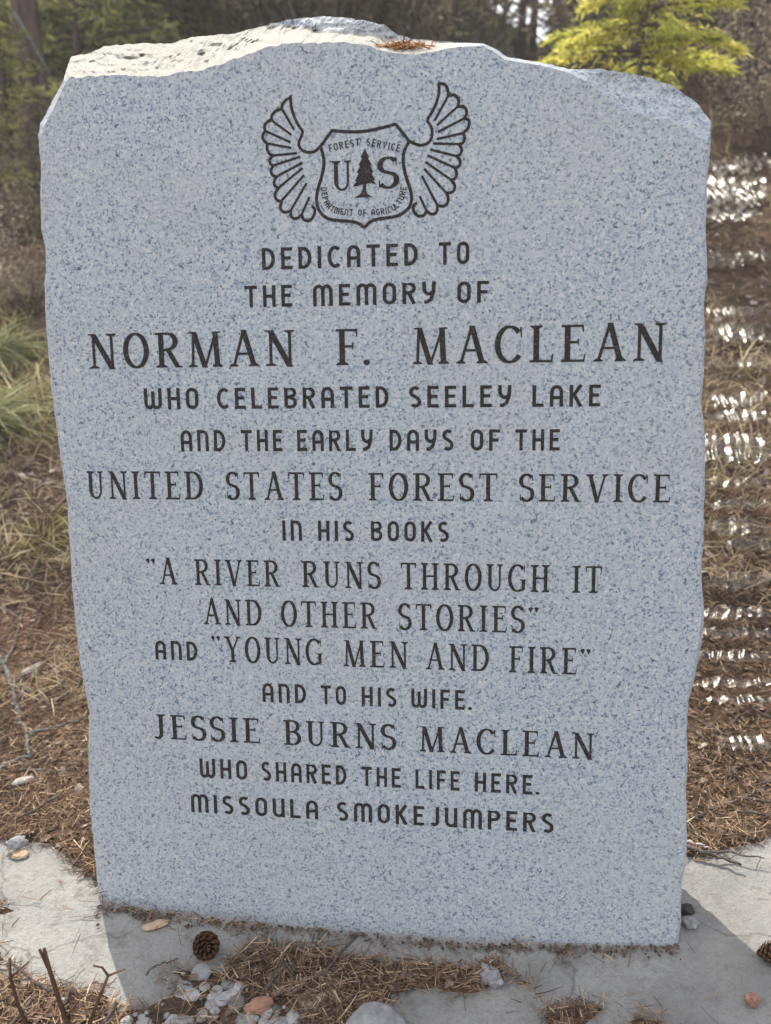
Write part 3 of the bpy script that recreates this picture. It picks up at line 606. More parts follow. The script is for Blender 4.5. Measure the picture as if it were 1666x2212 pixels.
for ch, x0, x1, y0, y1 in (('U', 574, 712, 812, 603), ('S', 888, 1022, 795, 578)):
    g, w_ = serif(ch); (sa, ta), (sb, tb) = em(x0, y0), em(x1, y1)
    LT.put(g, lambda u, v, o: face_pt(sa + u / w_ * (sb - sa), ta + v * (tb - ta), o))
def on_path(LT, txt, P, h):
    Q = [np.array(em(*p)) for p in P]
    for _ in range(3):
        o_ = [Q[0]]
        for a, b in zip(Q[:-1], Q[1:]): o_ += [a * .75 + b * .25, a * .25 + b * .75]
        Q = o_ + [Q[-1]]
    Q = np.array(Q); ln = np.concatenate([[0], np.cumsum(np.linalg.norm(np.diff(Q, axis=0), axis=1))])
    gl = [(None, .40) if c == ' ' else sans(c) for c in txt]; gp = .24
    k = ln[-1] / (sum(g[1] for g in gl) + gp * (len(gl) - 1)); x = 0; H = h * EU
    for g, w_ in gl:
        if g is not None:
            c = (x + w_ / 2) * k; p = np.array([np.interp(c, ln, Q[:, 0]), np.interp(c, ln, Q[:, 1])])
            p2 = np.array([np.interp(c + .002, ln, Q[:, 0]), np.interp(c + .002, ln, Q[:, 1])]); p1 = np.array([np.interp(c - .002, ln, Q[:, 0]), np.interp(c - .002, ln, Q[:, 1])])
            d = (p2 - p1) / np.linalg.norm(p2 - p1); nn = np.array([-d[1], d[0]])
            LT.put(g, lambda u, v, o: face_pt(*(p + d * (u - w_ / 2) * k + nn * v * H), o))
        x += w_ + gp
on_path(LT, 'FOREST SERVICE', [(560, 548), (680, 518), (800, 500), (900, 520), (1030, 548)], 48)
on_path(LT, 'DEPARTMENT OF AGRICULTURE', [(500, 790), (508, 860), (535, 925), (590, 965), (700, 978), (800, 978), (900, 975), (1000, 950), (1045, 900), (1068, 850), (1080, 785)], 42)
LT.build('lettering', shield)

# ------------------------------------------------------------------ litter on the ground
def gpt(x, y):                                               # the point of the ground seen at a place of the picture
    d = ray(x, y); d = d / np.linalg.norm(d); t = 0.6; p = CAM
    while t < 60:
        p = CAM + d * t
        h = p[2] - bank(p[0], p[1])
        if h < 0.003: break
        t += max(0.004, h * 0.5)
    return np.array([p[0], p[1], bank(p[0], p[1])])
HX, HY = np.linspace(-1.3, 1.4, 136), np.linspace(-0.75, 0.9, 84)
CG = np.array([[cover(xx, yy) for xx in HX] for yy in HY])
def cov_at(x, y):
    if x < HX[0] or x > HX[-1] or y < HY[0] or y > HY[-1]: return cover(x, y)
    i = min(len(HX) - 2, int((x - HX[0]) / (HX[1] - HX[0]))); j = min(len(HY) - 2, int((y - HY[0]) / (HY[1] - HY[0])))
    u = (x - HX[i]) / (HX[1] - HX[0]); v = (y - HY[j]) / (HY[1] - HY[0])
    return (CG[j, i] * (1 - u) + CG[j, i + 1] * u) * (1 - v) + (CG[j + 1, i] * (1 - u) + CG[j + 1, i + 1] * u) * v
PEB = gpoly([(370, 2112), (440, 2092), (480, 2112), (560, 2150), (640, 2182), (640, 2330), (270, 2330), (258, 2205), (330, 2172)])
AZ0 = math.atan2(AX[0], AX[1])
def scatter(n, r0, r1, half=34, cmin=0.0, jit=0.0):
    P = []
    while len(P) < n:
        az = AZ0 + R(rnd.uniform(-half, half)); rr = r0 * (r1 / r0) ** rnd.random()
        x, y = CAM[0] + rr * math.sin(az), CAM[1] + rr * math.cos(az)
        if abs(x + 0.02) < 0.36 and y > 0.25 and rnd.random() < 0.85: continue
        if abs(x + 0.02) < 0.40 and -0.0 < y < 0.19: continue
        if y < 0 and inpoly((x, y), PEB) and rnd.random() < .8: continue
        c = cov_at(x, y)
        if c < cmin + jit * rnd.gauss(0, 1): continue
        P.append((x, y, ground(x, y, c) if c > 0 else pad_z(x) + 0.006))
    return np.array(P)
def litter(P, lmin, lmax, wid, up=0.18, lift=0.004):
    n = len(P); az = rng.uniform(0, 2 * math.pi, n); el = rng.normal(0.06, up, n)
    D = np.stack([np.cos(az) * np.cos(el), np.sin(az) * np.cos(el), np.sin(el)], 1)
    # follow the slope of the bank
    sl_ = np.array([0.37 if p[1] > 0.9 else 0.0 for p in P]); D[:, 2] += sl_ * D[:, 1]
    D /= np.linalg.norm(D, axis=1, keepdims=True)
    L = rng.uniform(lmin, lmax, n); far = np.maximum(1.0, np.linalg.norm(P[:, :2] - CAM[:2], axis=1) / 1.8)
    W = wid * rng.uniform(0.7, 1.4, n) * far ** 0.8
    Q = P.copy(); Q[:, 2] += rng.uniform(0, lift * 2, n) + 0.002; Q -= D * (L * 0.5)[:, None]
    V, q, k = ribbons(Q, D, L * far ** 0.35, W, rng.uniform(-0.25, 0.3, n), 3, 0.5)
    return V, q, k, n
P = np.concatenate([scatter(66000, 0.62, 2.2, 46, 0.0, 0.005), scatter(104000, 1.2, 9.0, 47, 0.0, 0.006)])
V, q, k, n = litter(P, 0.010, 0.036, 0.0013)
patch = np.array([0.12 * nz(p[0] * 2.2, p[1] * 2.2, 4) + 0.10 * nz(p[0] * 9, p[1] * 9, 8) for p in P])
tone = np.clip(rng.beta(1.6, 2.2, n) + patch, 0, 1)
add('pine_needle_litter', mesh_np('pine_needle_litter', V, q, tone=np.repeat(tone, k)), M['needle'], label='thick brown litter of fallen pine needles covering the ground round the slab', cat='pine needles', kind='stuff')
# a few needles strewn over the bare concrete
P = []
while len(P) < 420:
    x, y = rnd.uniform(-1.0, 1.1), rnd.uniform(-0.42, 0.3); c = cov_at(x, y)
    if c < 0 and rnd.random() < math.exp(c / 0.035): P.append((x, y, pad_z(x) + 0.006))
V, q, k, n = litter(np.array(P), 0.012, 0.04, 0.0014, 0.05, 0.001)
add('strewn_needles', mesh_np('strewn_needles', V, q, tone=np.repeat(rng.uniform(0.05, 0.7, n), k)), M['needle'], label='thin scatter of dry needles on the bare concrete near the litter edges', cat='pine needles', kind='stuff')
# bark flakes and leaf scraps in the litter
def chips(P, smin, smax, flat=0.3):
    V = []; T = []; tn = []
    for p in P:
        s_ = rnd.uniform(smin, smax) * max(1, math.hypot(p[0] - CAM[0], p[1] - CAM[1]) / 1.8) ** 0.6; a0 = rnd.uniform(0, 6.28); el = rnd.uniform(0.5, 1.8); ti = rnd.gauss(0, 0.25), rnd.gauss(0, 0.25) + (0.37 if p[1] > .9 else 0); b = len(V); m_ = 6; tv = rnd.random()
        for k_ in range(m_):
            a = a0 + 6.283 * k_ / m_; r_ = s_ * rnd.uniform(0.6, 1.1); x, y = math.cos(a) * r_ * el, math.sin(a) * r_
            x, y = x * math.cos(a0) - y * math.sin(a0), x * math.sin(a0) + y * math.cos(a0)
            V.append((p[0] + x, p[1] + y, p[2] + 0.003 + x * ti[0] + y * ti[1])); tn.append(tv)
        V.append((p[0], p[1], p[2] + 0.003 + s_ * flat)); tn.append(tv)
        for k_ in range(m_): T.append((b + k_, b + (k_ + 1) % m_, b + m_))
    return V, T, tn
P = scatter(15500, 0.62, 9.0, 46, 0.008)
V, T, tn = chips(P, 0.003, 0.010)
M['flake'] = toned('bark_flake', [(0.0, (0.035, 0.025, 0.02)), (0.45, (0.11, 0.075, 0.055)), (0.8, (0.20, 0.15, 0.12)), (0.96, (0.30, 0.25, 0.21)), (1.0, (0.42, 0.37, 0.32))])
add('bark_flakes', mesh_np('bark_flakes', V, tris=T, tone=tn), M['flake'], label='small bark flakes and leaf scraps mixed into the needle litter', cat='bark flakes', kind='stuff')
pths = []
for p in scatter(420, 0.9, 7.0, 34, 0.01):
    a = rnd.uniform(0, 6.283); l_ = rnd.uniform(.02, .11) * max(1, math.hypot(*(p[:2] - CAM[:2])) / 2) ** .5; r_ = rnd.uniform(.0008, .0024) * (1 + l_ * 3); d = Vector((math.cos(a), math.sin(a) * .8, 0)); sd = rnd.random() * 50; pt = []
    for k in range(6):
        f = k / 5 - .5; x, y = p[0] + d.x * l_ * f + l_ * .08 * nz(f * 3, sd), p[1] + d.y * l_ * f + l_ * .08 * nz(f * 3, sd, 4); pt.append((Vector((x, y, bank(x, y) + .007 + r_)), r_ * (1.1 - .5 * (f + .5))))
    pths.append(pt)
Vt, Ft = tube(pths, 5)
add('twig_litter', mesh_np('twig_litter', Vt, polys=Ft, smooth=True), M['twig'], label='small broken brown twigs strewn through the needle litter', cat='twigs', kind='stuff')
# short dry grass up the bank
P = [p for p in scatter(70000, 1.5, 9.0, 46) if p[1] > 0.5 and fb(p[0] * 1.3 + 3, p[1] * 1.3, 6, 3) > (-0.12 if p[0] < 0 else 0.0)]
P = np.array(P); n = len(P); az = rng.uniform(0, 6.28, n); el = rng.uniform(0.15, 1.2, n)
D = np.stack([np.cos(az) * np.cos(el), np.sin(az) * np.cos(el), np.sin(el)], 1)
far = np.linalg.norm(P[:, :2] - CAM[:2], axis=1)
V, q, k = ribbons(P, D, rng.uniform(0.03, 0.10, n), 0.0022 * np.maximum(1, far / 2) ** 0.9, rng.uniform(0.1, 0.6, n), 3, 0.15)
add('dry_grass', mesh_np('dry_grass', V, q, tone=np.repeat(rng.beta(2, 1.6, n), k)), M['straw'], label='sparse short straw coloured dry grass on the bank behind the stone', cat='dry grass', kind='stuff')

P = [p for p in scatter(80000, 1.9, 9.0, 46) if p[1] > 0.9 and (p[0] < -.5 or rnd.random() < .12) and fb(p[0] * 1.9, p[1] * 1.9, 16, 3) > .06]
P = np.array(P); n = len(P); az = rng.uniform(0, 6.28, n); el = rng.uniform(0.3, 1.35, n); far = np.linalg.norm(P[:, :2] - CAM[:2], axis=1)
D = np.stack([np.cos(az) * np.cos(el), np.sin(az) * np.cos(el), np.sin(el)], 1)
V, q, k = ribbons(P, D, rng.uniform(0.05, 0.17, n) * (0.6 + far / 9), 0.0040 * np.maximum(1, far / 2.4), rng.uniform(0.1, 0.6, n), 3, 0.2)
M['under'] = leafy('undergrowth_blade', [(0.0, (0.07, 0.06, 0.03)), (0.4, (0.27, 0.24, 0.10)), (0.75, (0.52, 0.46, 0.25)), (1.0, (0.78, 0.70, 0.50))], 0.5)
add('undergrowth', mesh_np('undergrowth', V, q, tone=np.repeat(rng.beta(0.9, 0.9, n), k)), M['under'], label='olive and yellow undergrowth of low grass on the bank at left', cat='undergrowth', kind='stuff')

# the two drooping grass clumps at the left
def grass_clump(px, py, n, L, lean, label):
    b = gpt(px, py); rt = empty('grass_clump', b, label, 'grass clump')
    P = rng.normal(0, 0.018, (n, 3)); P[:, 2] = 0
    az = rng.normal(lean, 0.75, n); el = rng.uniform(0.25, 1.0, n)
    D = np.stack([np.cos(az) * np.cos(el), np.sin(az) * np.cos(el), np.sin(el)], 1)
    V, q, k = ribbons(P, D, rng.uniform(0.5, 1.0, n) * L, 0.0048 * rng.uniform(0.5, 1.3, n), rng.uniform(0.3, 0.8, n), 6, 0.12)
    add('blades', mesh_np('blades', V, q, tone=np.repeat(rng.beta(0.7, 0.8, n), k)), M['grass'], rt)
    n2 = n // 3; P = rng.normal(0, 0.02, (n2, 3)); P[:, 2] = 0; az = rng.uniform(0, 6.28, n2); el = rng.uniform(0.0, 0.7, n2)
    D = np.stack([np.cos(az) * np.cos(el), np.sin(az) * np.cos(el), np.sin(el)], 1)
    V, q, k = ribbons(P, D, rng.uniform(0.3, 0.8, n2) * L, 0.003 * rng.uniform(0.7, 1.3, n2), rng.uniform(0.4, 0.8, n2), 4, 0.12)
    add('dead_blades', mesh_np('dead_blades', V, q, tone=np.repeat(rng.uniform(0.3, 0.9, n2), k)), M['straw'], rt)
    return rt
grass_clump(-30, 775, 300, 0.40, 0.0, 'upper drooping green grass clump cut by the left edge beside the stone')
grass_clump(-40, 925, 280, 0.38, 0.0, 'lower drooping clump of paler grass left of the stone above the twigs')

# twigs
def twig(name, pts, r, mat, label, cat='twig', branches=(), lift=0.006, group=None):
    base = np.array(gpt(*pts[0]))
    rt_paths = []
    W_ = [np.array(gpt(*p)) - base + np.array([0, 0, lift]) for p in pts]
    def dens(Q, ra, rb):
        out = []
        for i in range(len(Q) - 1):
            for k in range(6):
                f = k / 6; p = Q[i] * (1 - f) + Q[i + 1] * f; g = (i + f) / (len(Q) - 1)
                p = p + np.array([nz(g * 9, ra * 1e3, i) * .004, nz(g * 9, 5, ra * 1e3) * .004, nz(g * 7, 9, ra * 1e3) * .003])
                out.append((p, (ra * (1 - g) + rb * g) * (1 + .25 * nz(g * 30, 3, 1))))
        out.append((Q[-1], rb)); return out
    rt_paths.append(dens(W_, r, r * 0.45))
    for bp in branches:
        Q = [np.array(gpt(*p)) - base + np.array([0, 0, lift * 1.3]) for p in bp]; rt_paths.append(dens(Q, r * .6, r * .25))
    V, Fc = tube(rt_paths, 6)
    return add(name, mesh_np(name, V, polys=Fc, smooth=True), M[mat], None, label, cat, group, None, tuple(base))
twig('twig', [(-20, 1010), (20, 985), (60, 955), (95, 930), (128, 910)], 0.0032, 'twig', 'dark twig rising towards the stone just below the lower grass clump', branches=[[(20, 985), (60, 1003), (132, 992)]])
twig('twig', [(-20, 1015), (40, 1030), (90, 1032), (138, 1060)], 0.0028, 'twig', 'thin dark twig lying among pale dry grass left of the inscription line UNITED')
twig('fallen_branch', [(-15, 1395), (10, 1440), (28, 1490), (45, 1560), (58, 1590), (64, 1640)], 0.0062, 'lichen_twig', 'grey lichen covered branch running down the needles at the left edge', 'branch', branches=[[(20, 1470), (45, 1488), (70, 1500)], [(58, 1590), (90, 1582), (140, 1570), (192, 1552)], [(10, 1440), (30, 1400), (48, 1330)]])
twig('twig', [(-10, 1672), (20, 1652), (45, 1640), (70, 1636)], 0.0050, 'lichen_twig', 'short pale weathered stick above the pale cigar shaped chip at left')
twig('twig', [(40, 1665), (95, 1668), (160, 1668)], 0.0022, 'lichen_twig', 'thin straight pale twig beside the pale chip left of the stone')
twig('twig', [(0, 1240), (40, 1250), (90, 1262), (130, 1262)], 0.0022, 'tan_chip', 'thin tan twig across the needles left of the quotation mark line')
twig('twig', [(0, 1315), (40, 1330), (75, 1290), (70, 1310)], 0.0020, 'lichen_twig', 'small forked grey twig above the pale bark flake at left')
twig('twig', [(55, 1280), (78, 1230), (95, 1195)], 0.0028, 'lichen_twig', 'short silvery upright twig above the tan twig at left')
twig('twig', [(1478, 1832), (1520, 1845), (1560, 1855), (1600, 1872)], 0.0042, 'twig', 'dark twig on the sunny concrete beside the right edge of the stone', branches=[[(1520, 1845), (1580, 1850), (1650, 1862)]])
twig('twig', [(1480, 1822), (1500, 1828), (1530, 1836)], 0.0034, 'pale_bark', 'pale cream stick lying behind the dark twig right of the stone')
twig('twig', [(1500, 1770), (1560, 1745), (1620, 1720), (1690, 1690)], 0.0036, 'twig', 'brown twig on the needles at the lower right above the sunny concrete')
twig('twig', [(1485, 1545), (1560, 1590), (1640, 1605), (1690, 1640)], 0.0030, 'twig', 'thin twig across the right hand litter beside the stone edge')
twig('twig', [(200, 2125), (235, 2110), (262, 2098), (285, 2093)][0:1] + [(470, 2163), (500, 2145), (530, 2130), (565, 2122)][0:0] + [(235, 2138), (255, 2120)], 0.0014, 'twig', 'tiny dark twig at the lower left edge of the stone shadow')
twig('twig', [(315, 2108), (340, 2092), (372, 2082), (384, 2080)], 0.0016, 'twig', 'tiny brown twig on the shaded concrete left of and below the pine cone')

# standing dry stems in front of the slab at lower left
def dry_stem(px, py, paths, label):
    b = gpt(px, py); V, Fc = tube([[(Vector(p), r) for p, r in pp] for pp in paths], 6)
    add('dry_plant_stem', mesh_np('dry_plant_stem', V, polys=Fc, smooth=True), M['bark_red'], None, label, 'dry stem', 'broken dry stems at the lower left corner', None, tuple(b))
dry_stem(158, 2235, [[((0, 0, 0), .0034), ((-.012, .004, .05), .003), ((-.018, .006, .10), .0026), ((-.021, .008, .135), .0022)], [((-.018, .006, .10), .0024), ((-.026, .006, .135), .0018)], [((-.006, .002, .03), .0022), ((.014, .006, .055), .0012)]], 'upright broken dark stem with a forked tip at lower left')
dry_stem(188, 2225, [[((0, 0, 0), .003), ((.016, .006, .04), .0026), ((.036, .012, .085), .002)], [((.036, .012, .085), .0018), ((.03, .012, .098), .0015), ((.018, .012, .10), .0013)], [((.036, .012, .085), .0016), ((.058, .016, .094), .001)]], 'leaning dry stem with a T shaped top over the pale concrete at lower left')
dry_stem(68, 2235, [[((0, 0, 0), .0026), ((-.012, .004, .045), .0022), ((-.016, .006, .09), .002), ((-.012, .008, .12), .0014)], [((-.016, .006, .09), .0016), ((.012, .01, .115), .001)]], 'thin dark stem nearest the left edge of the photo')

# ------------------------------------------------------------------ stones, chips and cones
def lump(name, px, py, size, mat, label, cat, rough=0.18, seed=0, sink=0.3, on_pad=False, rotz=0.0, n=18, tilt=0.0):
    b = flat_pt(px, py, 0.012) if on_pad else gpt(px, py); b = np.array(b); b[2] = (pad_z(b[0]) + 0.005) if on_pad else b[2]
    V = []; Fc = []
    for i in range(n + 1):
        th = math.pi * i / n
        for j in range(2 * n):
            ph = math.pi * j / n; d = Vector((math.sin(th) * math.cos(ph), math.sin(th) * math.sin(ph), math.cos(th)))
            r = 1 + rough * (fb(d.x * 1.6 + seed, d.y * 1.6, d.z * 1.6, 4))
            v = Vector((d.x * size[0] * r, d.y * size[1] * r, d.z * size[2] * r)); v.rotate(Matrix.Rotation(tilt, 3, 'Y')); v.rotate(Matrix.Rotation(rotz, 3, 'Z'))
            V.append((v.x, v.y, v.z + size[2] * (1 - sink)))
    for i in range(n):
        for j in range(2 * n):
            a = i * 2 * n + j; c = i * 2 * n + (j + 1) % (2 * n); Fc.append((a, a + 2 * n, c + 2 * n, c))
    return add(name, mesh_np(name, V, Fc, smooth=True), M[mat], None, label, cat, None, None, tuple(b))
lump('wood_chip', 49, 1870, (0.015, 0.010, 0.004), 'tan_chip', 'flat tan wood chip on the pale concrete at the left edge', 'wood chip', 0.3, 3, 0.1, True, 0.2)
lump('stone', 38, 1826, (0.016, 0.011, 0.009), 'rock', 'small grey stone at the litter edge above the tan wood chip', 'stone', 0.35, 8, 0.2, False, 0.4)
lump('bark_chip', 63, 1452, (0.030, 0.011, 0.004), 'pale_bark', 'pale grey bark flake lying on the needles at left', 'bark chip', 0.25, 5, -0.6, False, 0.85, 18, -0.25)
lump('bark_chip', 52, 1693, (0.020, 0.0085, 0.0065), 'pale_bark', 'pale cigar shaped chip on the needles at lower left', 'bark chip', 0.12, 9, -0.2, False, 0.55)
lump('wood_chip', 337, 2006, (0.020, 0.0075, 0.004), 'tan_chip', 'small dull wood chip on the shaded concrete against the base of the stone', 'wood chip', 0.25, 12, 0.1, True, 0.45)
lump('wood_chip', 561, 2178, (0.020, 0.013, 0.0055), 'red_chip', 'reddish flat chip among the pebbles below the pine cone', 'wood chip', 0.25, 14, -0.9, True, 0.5)
lump('stone', 1058, 2112, (0.017, 0.013, 0.011), 'rock', 'bluish grey angular stone at the right end of the central needles', 'stone', 0.45, 20, 0.3, True, -0.5)
lump('bark_chip', 1620, 2187, (0.009, 0.007, 0.010), 'red_chip', 'small reddish brown chip at the shadow edge in the lower right corner', 'bark chip', 0.4, 25, 0.2, True)
lump('pebble', 1482, 1985, (0.010, 0.009, 0.009), 'dark_rock', 'small dark pebble against the lower right corner of the granite stone', 'pebble', 0.35, 26, 0.2, True)
lump('pebble', 1490, 2010, (0.012, 0.010, 0.007), 'rock', 'flat grey brown pebble just below the dark one at the stone corner', 'pebble', 0.35, 27, 0.2, True)
lump('stone', 812, 2226, (0.040, 0.034, 0.018), 'rock', 'smooth grey rounded stone cut by the bottom edge of the picture', 'stone', 0.08, 30, 0.35, True)
lump('stone', 47, 318, (0.045, 0.035, 0.03), 'red_chip', 'reddish brown rounded stone half buried up the bank at left', 'stone', 0.2, 33, 0.5)

def pine_cone(px, py, s_, label, on_pad=True, yaw=0.5):
    b = np.array(flat_pt(px, py, 0.012)) if on_pad else gpt(px, py)
    if on_pad: b[2] = pad_z(b[0]) + 0.004
    rt = empty('pine_cone', b, label, 'pine cone')
    V = []; T = []; nS = 62
    for i in range(nS):
        f = (i + .5) / nS; a = i * 2.39996; rad = s_ * (0.42 * math.sin(math.pi * (0.10 + 0.86 * f)) ** 0.7); h = s_ * (f - .5) * 1.05
        o = Vector((math.cos(a), math.sin(a), 0)); tg = Vector((-math.sin(a), math.cos(a), 0)); up = Vector((0, 0, 1))
        c = o * rad * .25 + up * (h - s_ * .10); tip = o * rad * 1.15 + up * (h + s_ * .06); wd = s_ * .13 * (0.6 + .6 * math.sin(math.pi * f))
        k = len(V)
        for p in (c - tg * wd * .4, c + tg * wd * .4, (c + tip) / 2 + tg * wd, tip + tg * wd * .55 + up * .001, tip + up * s_ * .035, tip - tg * wd * .55 + up * .001, (c + tip) / 2 - tg * wd, tip - up * s_ * .035 - o * s_ * .02):
            p = Vector(p); p.rotate(Matrix.Rotation(1.25, 3, 'X')); p.rotate(Matrix.Rotation(yaw, 3, 'Z')); V.append((p.x, p.y, p.z + s_ * .40))
        T += [(k, k + 1, k + 2), (k, k + 2, k + 6), (k + 6, k + 2, k + 3), (k + 6, k + 3, k + 5), (k + 5, k + 3, k + 4), (k + 2, k + 7, k + 3), (k + 6, k + 5, k + 7), (k + 3, k + 7, k + 4), (k + 5, k + 4, k + 7), (k, k + 7, k + 1), (k + 1, k + 7, k + 2), (k, k + 6, k + 7)]
    add('scales', mesh_np('scales', V, tris=T), M['cone'], rt)
    core, Fc = tube([[(Vector((0, 0, -s_ * .42)), s_ * .06), (Vector((0, 0, -s_ * .2)), s_ * .2), (Vector((0, 0, s_ * .2)), s_ * .2), (Vector((0, 0, s_ * .45)), s_ * .05)]], 8)
    Vc = []
    for p in core:
        p = Vector(p); p.rotate(Matrix.Rotation(1.25, 3, 'X')); p.rotate(Matrix.Rotation(yaw, 3, 'Z')); Vc.append((p.x, p.y, p.z + s_ * .40))
    add('core', mesh_np('core', Vc, polys=Fc, smooth=True), M['cone'], rt)
pine_cone(447, 2058, 0.041, 'open brown pine cone lying on the shaded concrete in front of the stone', True, 0.6)
pine_cone(1664, 2096, 0.034, 'small dark pine cone on the sunny concrete at the right edge', True, 1.4)

# pebbly worn concrete at the front: rounded pebbles bedded in dirt
V = []; T = []; tn = []
cnt = 0
xs = [p[0] for p in PEB]; ys = [p[1] for p in PEB]
while cnt < 150:
    x, y = rnd.uniform(min(xs), max(xs)), rnd.uniform(min(ys), max(ys))
    if not inpoly((x, y), PEB): continue
    cnt += 1; r_ = 0.003 + 0.011 * rnd.random() ** 2; b = len(V); sx, sy = rnd.uniform(.8, 1.3), rnd.uniform(.8, 1.2); sd = rnd.random() * 40; tv = rnd.random()
    for i in range(5):
        th = math.pi * 0.62 * i / 4
        for j in range(9):
            ph = 6.283 * j / 9; k_ = 1 + .22 * nz(math.cos(ph) + sd, math.sin(ph), th)
            V.append((x + r_ * sx * math.sin(th) * math.cos(ph) * k_, y + r_ * sy * math.sin(th) * math.sin(ph) * k_, pad_z(x) + 0.011 + r_ * .42 * math.cos(th) * k_)); tn.append(tv)
    for i in range(4):
        for j in range(9): T.append((b + i * 9 + j, b + (i + 1) * 9 + j, b + (i + 1) * 9 + (j + 1) % 9, b + i * 9 + (j + 1) % 9))
M['pebble'] = toned('aggregate_pebble', [(0.0, (0.16, 0.155, 0.15)), (0.3, (0.25, 0.25, 0.25)), (0.6, (0.32, 0.32, 0.32)), (1.0, (0.38, 0.38, 0.38))], 0.9)
add('exposed_pebbles', mesh_np('exposed_pebbles', V, T, tone=tn, smooth=True), M['pebble'], label='patch of grey rounded pebbles exposed in the worn concrete below the pine cone', cat='pebbles', kind='stuff')

cr = []
for i in range(950):
    px = rnd.uniform(214, 1466); py = np.interp(px, [214, 350, 500, 700, 833, 983, 1113, 1333, 1466], [1958, 1972, 1992, 2012, 2024, 2037, 2044, 2047, 2044])
    if fb(px * .011, 3, 1, 3) < -.9 + 1.2 * rnd.random(): continue
    p = flat_pt(px, py, pad_z(flat_pt(px, py)[0]) + .005); cr.append((p[0], p[1] - abs(rnd.gauss(0, .009)) * (1 + nz(px * .02, 7)), pad_z(p[0]) + .005))
V, T, tn = chips(cr, 0.0010, 0.0034, 0.4)
add('soil_crumbs', mesh_np('soil_crumbs', V, tris=T, tone=[t_ * .75 for t_ in tn]), M['flake'], label='dark soil crumbs and bark bits gathered along the foot of the stone', cat='soil crumbs', kind='stuff')
# rusty needles lodged in the notch of the stone's top
nb = hit(866, 98, 0.045); rt_n = 240
P = np.array([hit(rnd.uniform(795, 930), 0, 0) * 0 + hit(min(928, max(798, rnd.gauss(862, 34))), 104 - rnd.random() * 7, rnd.uniform(0.012, 0.05)) for _ in range(rt_n)]) - nb
az = rng.uniform(0, 6.28, rt_n); el = rng.normal(0.1, 0.25, rt_n); D = np.stack([np.cos(az) * np.cos(el), np.sin(az) * np.cos(el) * .6, np.sin(el)], 1); D /= np.linalg.norm(D, axis=1, keepdims=True)
L_ = rng.uniform(0.015, 0.035, rt_n); V, q, k = ribbons(P - D * (L_ * .5)[:, None], D, L_, np.full(rt_n, 0.0017), rng.uniform(-.1, .1, rt_n), 2, .5)
add('needle_clump', mesh_np('needle_clump', V, q, tone=np.repeat(rng.random(rt_n), k)), M['rust'], None, 'rust orange clump of pine needles caught in the notch on top of the stone', 'needle clump', None, None, tuple(nb))

# ------------------------------------------------------------------ made-up glossy patches on the right hand bank, standing in for glare
GLINTS = [(1630, 250, 72, 17), (1575, 372, 56, 13), (1645, 365, 40, 13), (1580, 428, 76, 30), (1570, 480, 70, 12), (1565, 575, 52, 15), (1640, 570, 40, 11), (1606, 690, 60, 10), (1606, 735, 62, 18), (1600, 800, 60, 8), (1596, 880, 56, 14), (1606, 915, 50, 12), (1600, 985, 72, 26), (1596, 1060, 66, 8), (1600, 1110, 70, 8), (1600, 1155, 72, 16), (1630, 1195, 50, 14), (1600, 1275, 66, 18), (1600, 1342, 90, 10), (1590, 1385, 96, 10), (1600, 1436, 100, 9), (1600, 1496, 96, 8), (1615, 1532, 76, 8), (1620, 1625, 70, 15)]
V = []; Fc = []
for pi_, (px, py, hx, hy) in enumerate(GLINTS):
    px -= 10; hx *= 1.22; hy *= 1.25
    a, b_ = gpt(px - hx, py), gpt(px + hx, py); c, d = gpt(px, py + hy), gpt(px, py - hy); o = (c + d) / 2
    vw = CAM - o; dist = np.linalg.norm(vw); hv = vw / dist + np.array(S); slope = -hv[0] / hv[2]   # wave faces tilted to mirror the sun into the camera
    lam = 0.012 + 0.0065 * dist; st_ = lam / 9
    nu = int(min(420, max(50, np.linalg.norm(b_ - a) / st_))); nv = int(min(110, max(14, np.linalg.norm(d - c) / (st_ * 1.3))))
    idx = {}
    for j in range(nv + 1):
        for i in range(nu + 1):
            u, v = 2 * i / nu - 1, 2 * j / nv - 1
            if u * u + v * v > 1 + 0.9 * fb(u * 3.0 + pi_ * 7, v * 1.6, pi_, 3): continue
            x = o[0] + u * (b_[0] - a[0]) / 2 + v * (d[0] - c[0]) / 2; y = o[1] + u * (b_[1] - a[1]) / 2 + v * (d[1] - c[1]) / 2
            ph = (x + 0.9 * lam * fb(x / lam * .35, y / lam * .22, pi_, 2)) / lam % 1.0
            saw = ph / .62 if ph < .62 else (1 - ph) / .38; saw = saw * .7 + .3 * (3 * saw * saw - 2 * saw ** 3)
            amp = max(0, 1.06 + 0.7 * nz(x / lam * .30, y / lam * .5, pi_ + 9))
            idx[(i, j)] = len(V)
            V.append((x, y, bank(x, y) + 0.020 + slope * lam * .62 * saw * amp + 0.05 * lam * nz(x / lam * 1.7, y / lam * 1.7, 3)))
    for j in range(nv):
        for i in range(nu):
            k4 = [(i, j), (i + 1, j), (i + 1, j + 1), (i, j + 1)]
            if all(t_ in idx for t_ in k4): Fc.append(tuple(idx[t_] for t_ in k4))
add('glare_glints', mesh_np('glare_glints', V, Fc, smooth=True), M['glare_glints'], kind='structure')

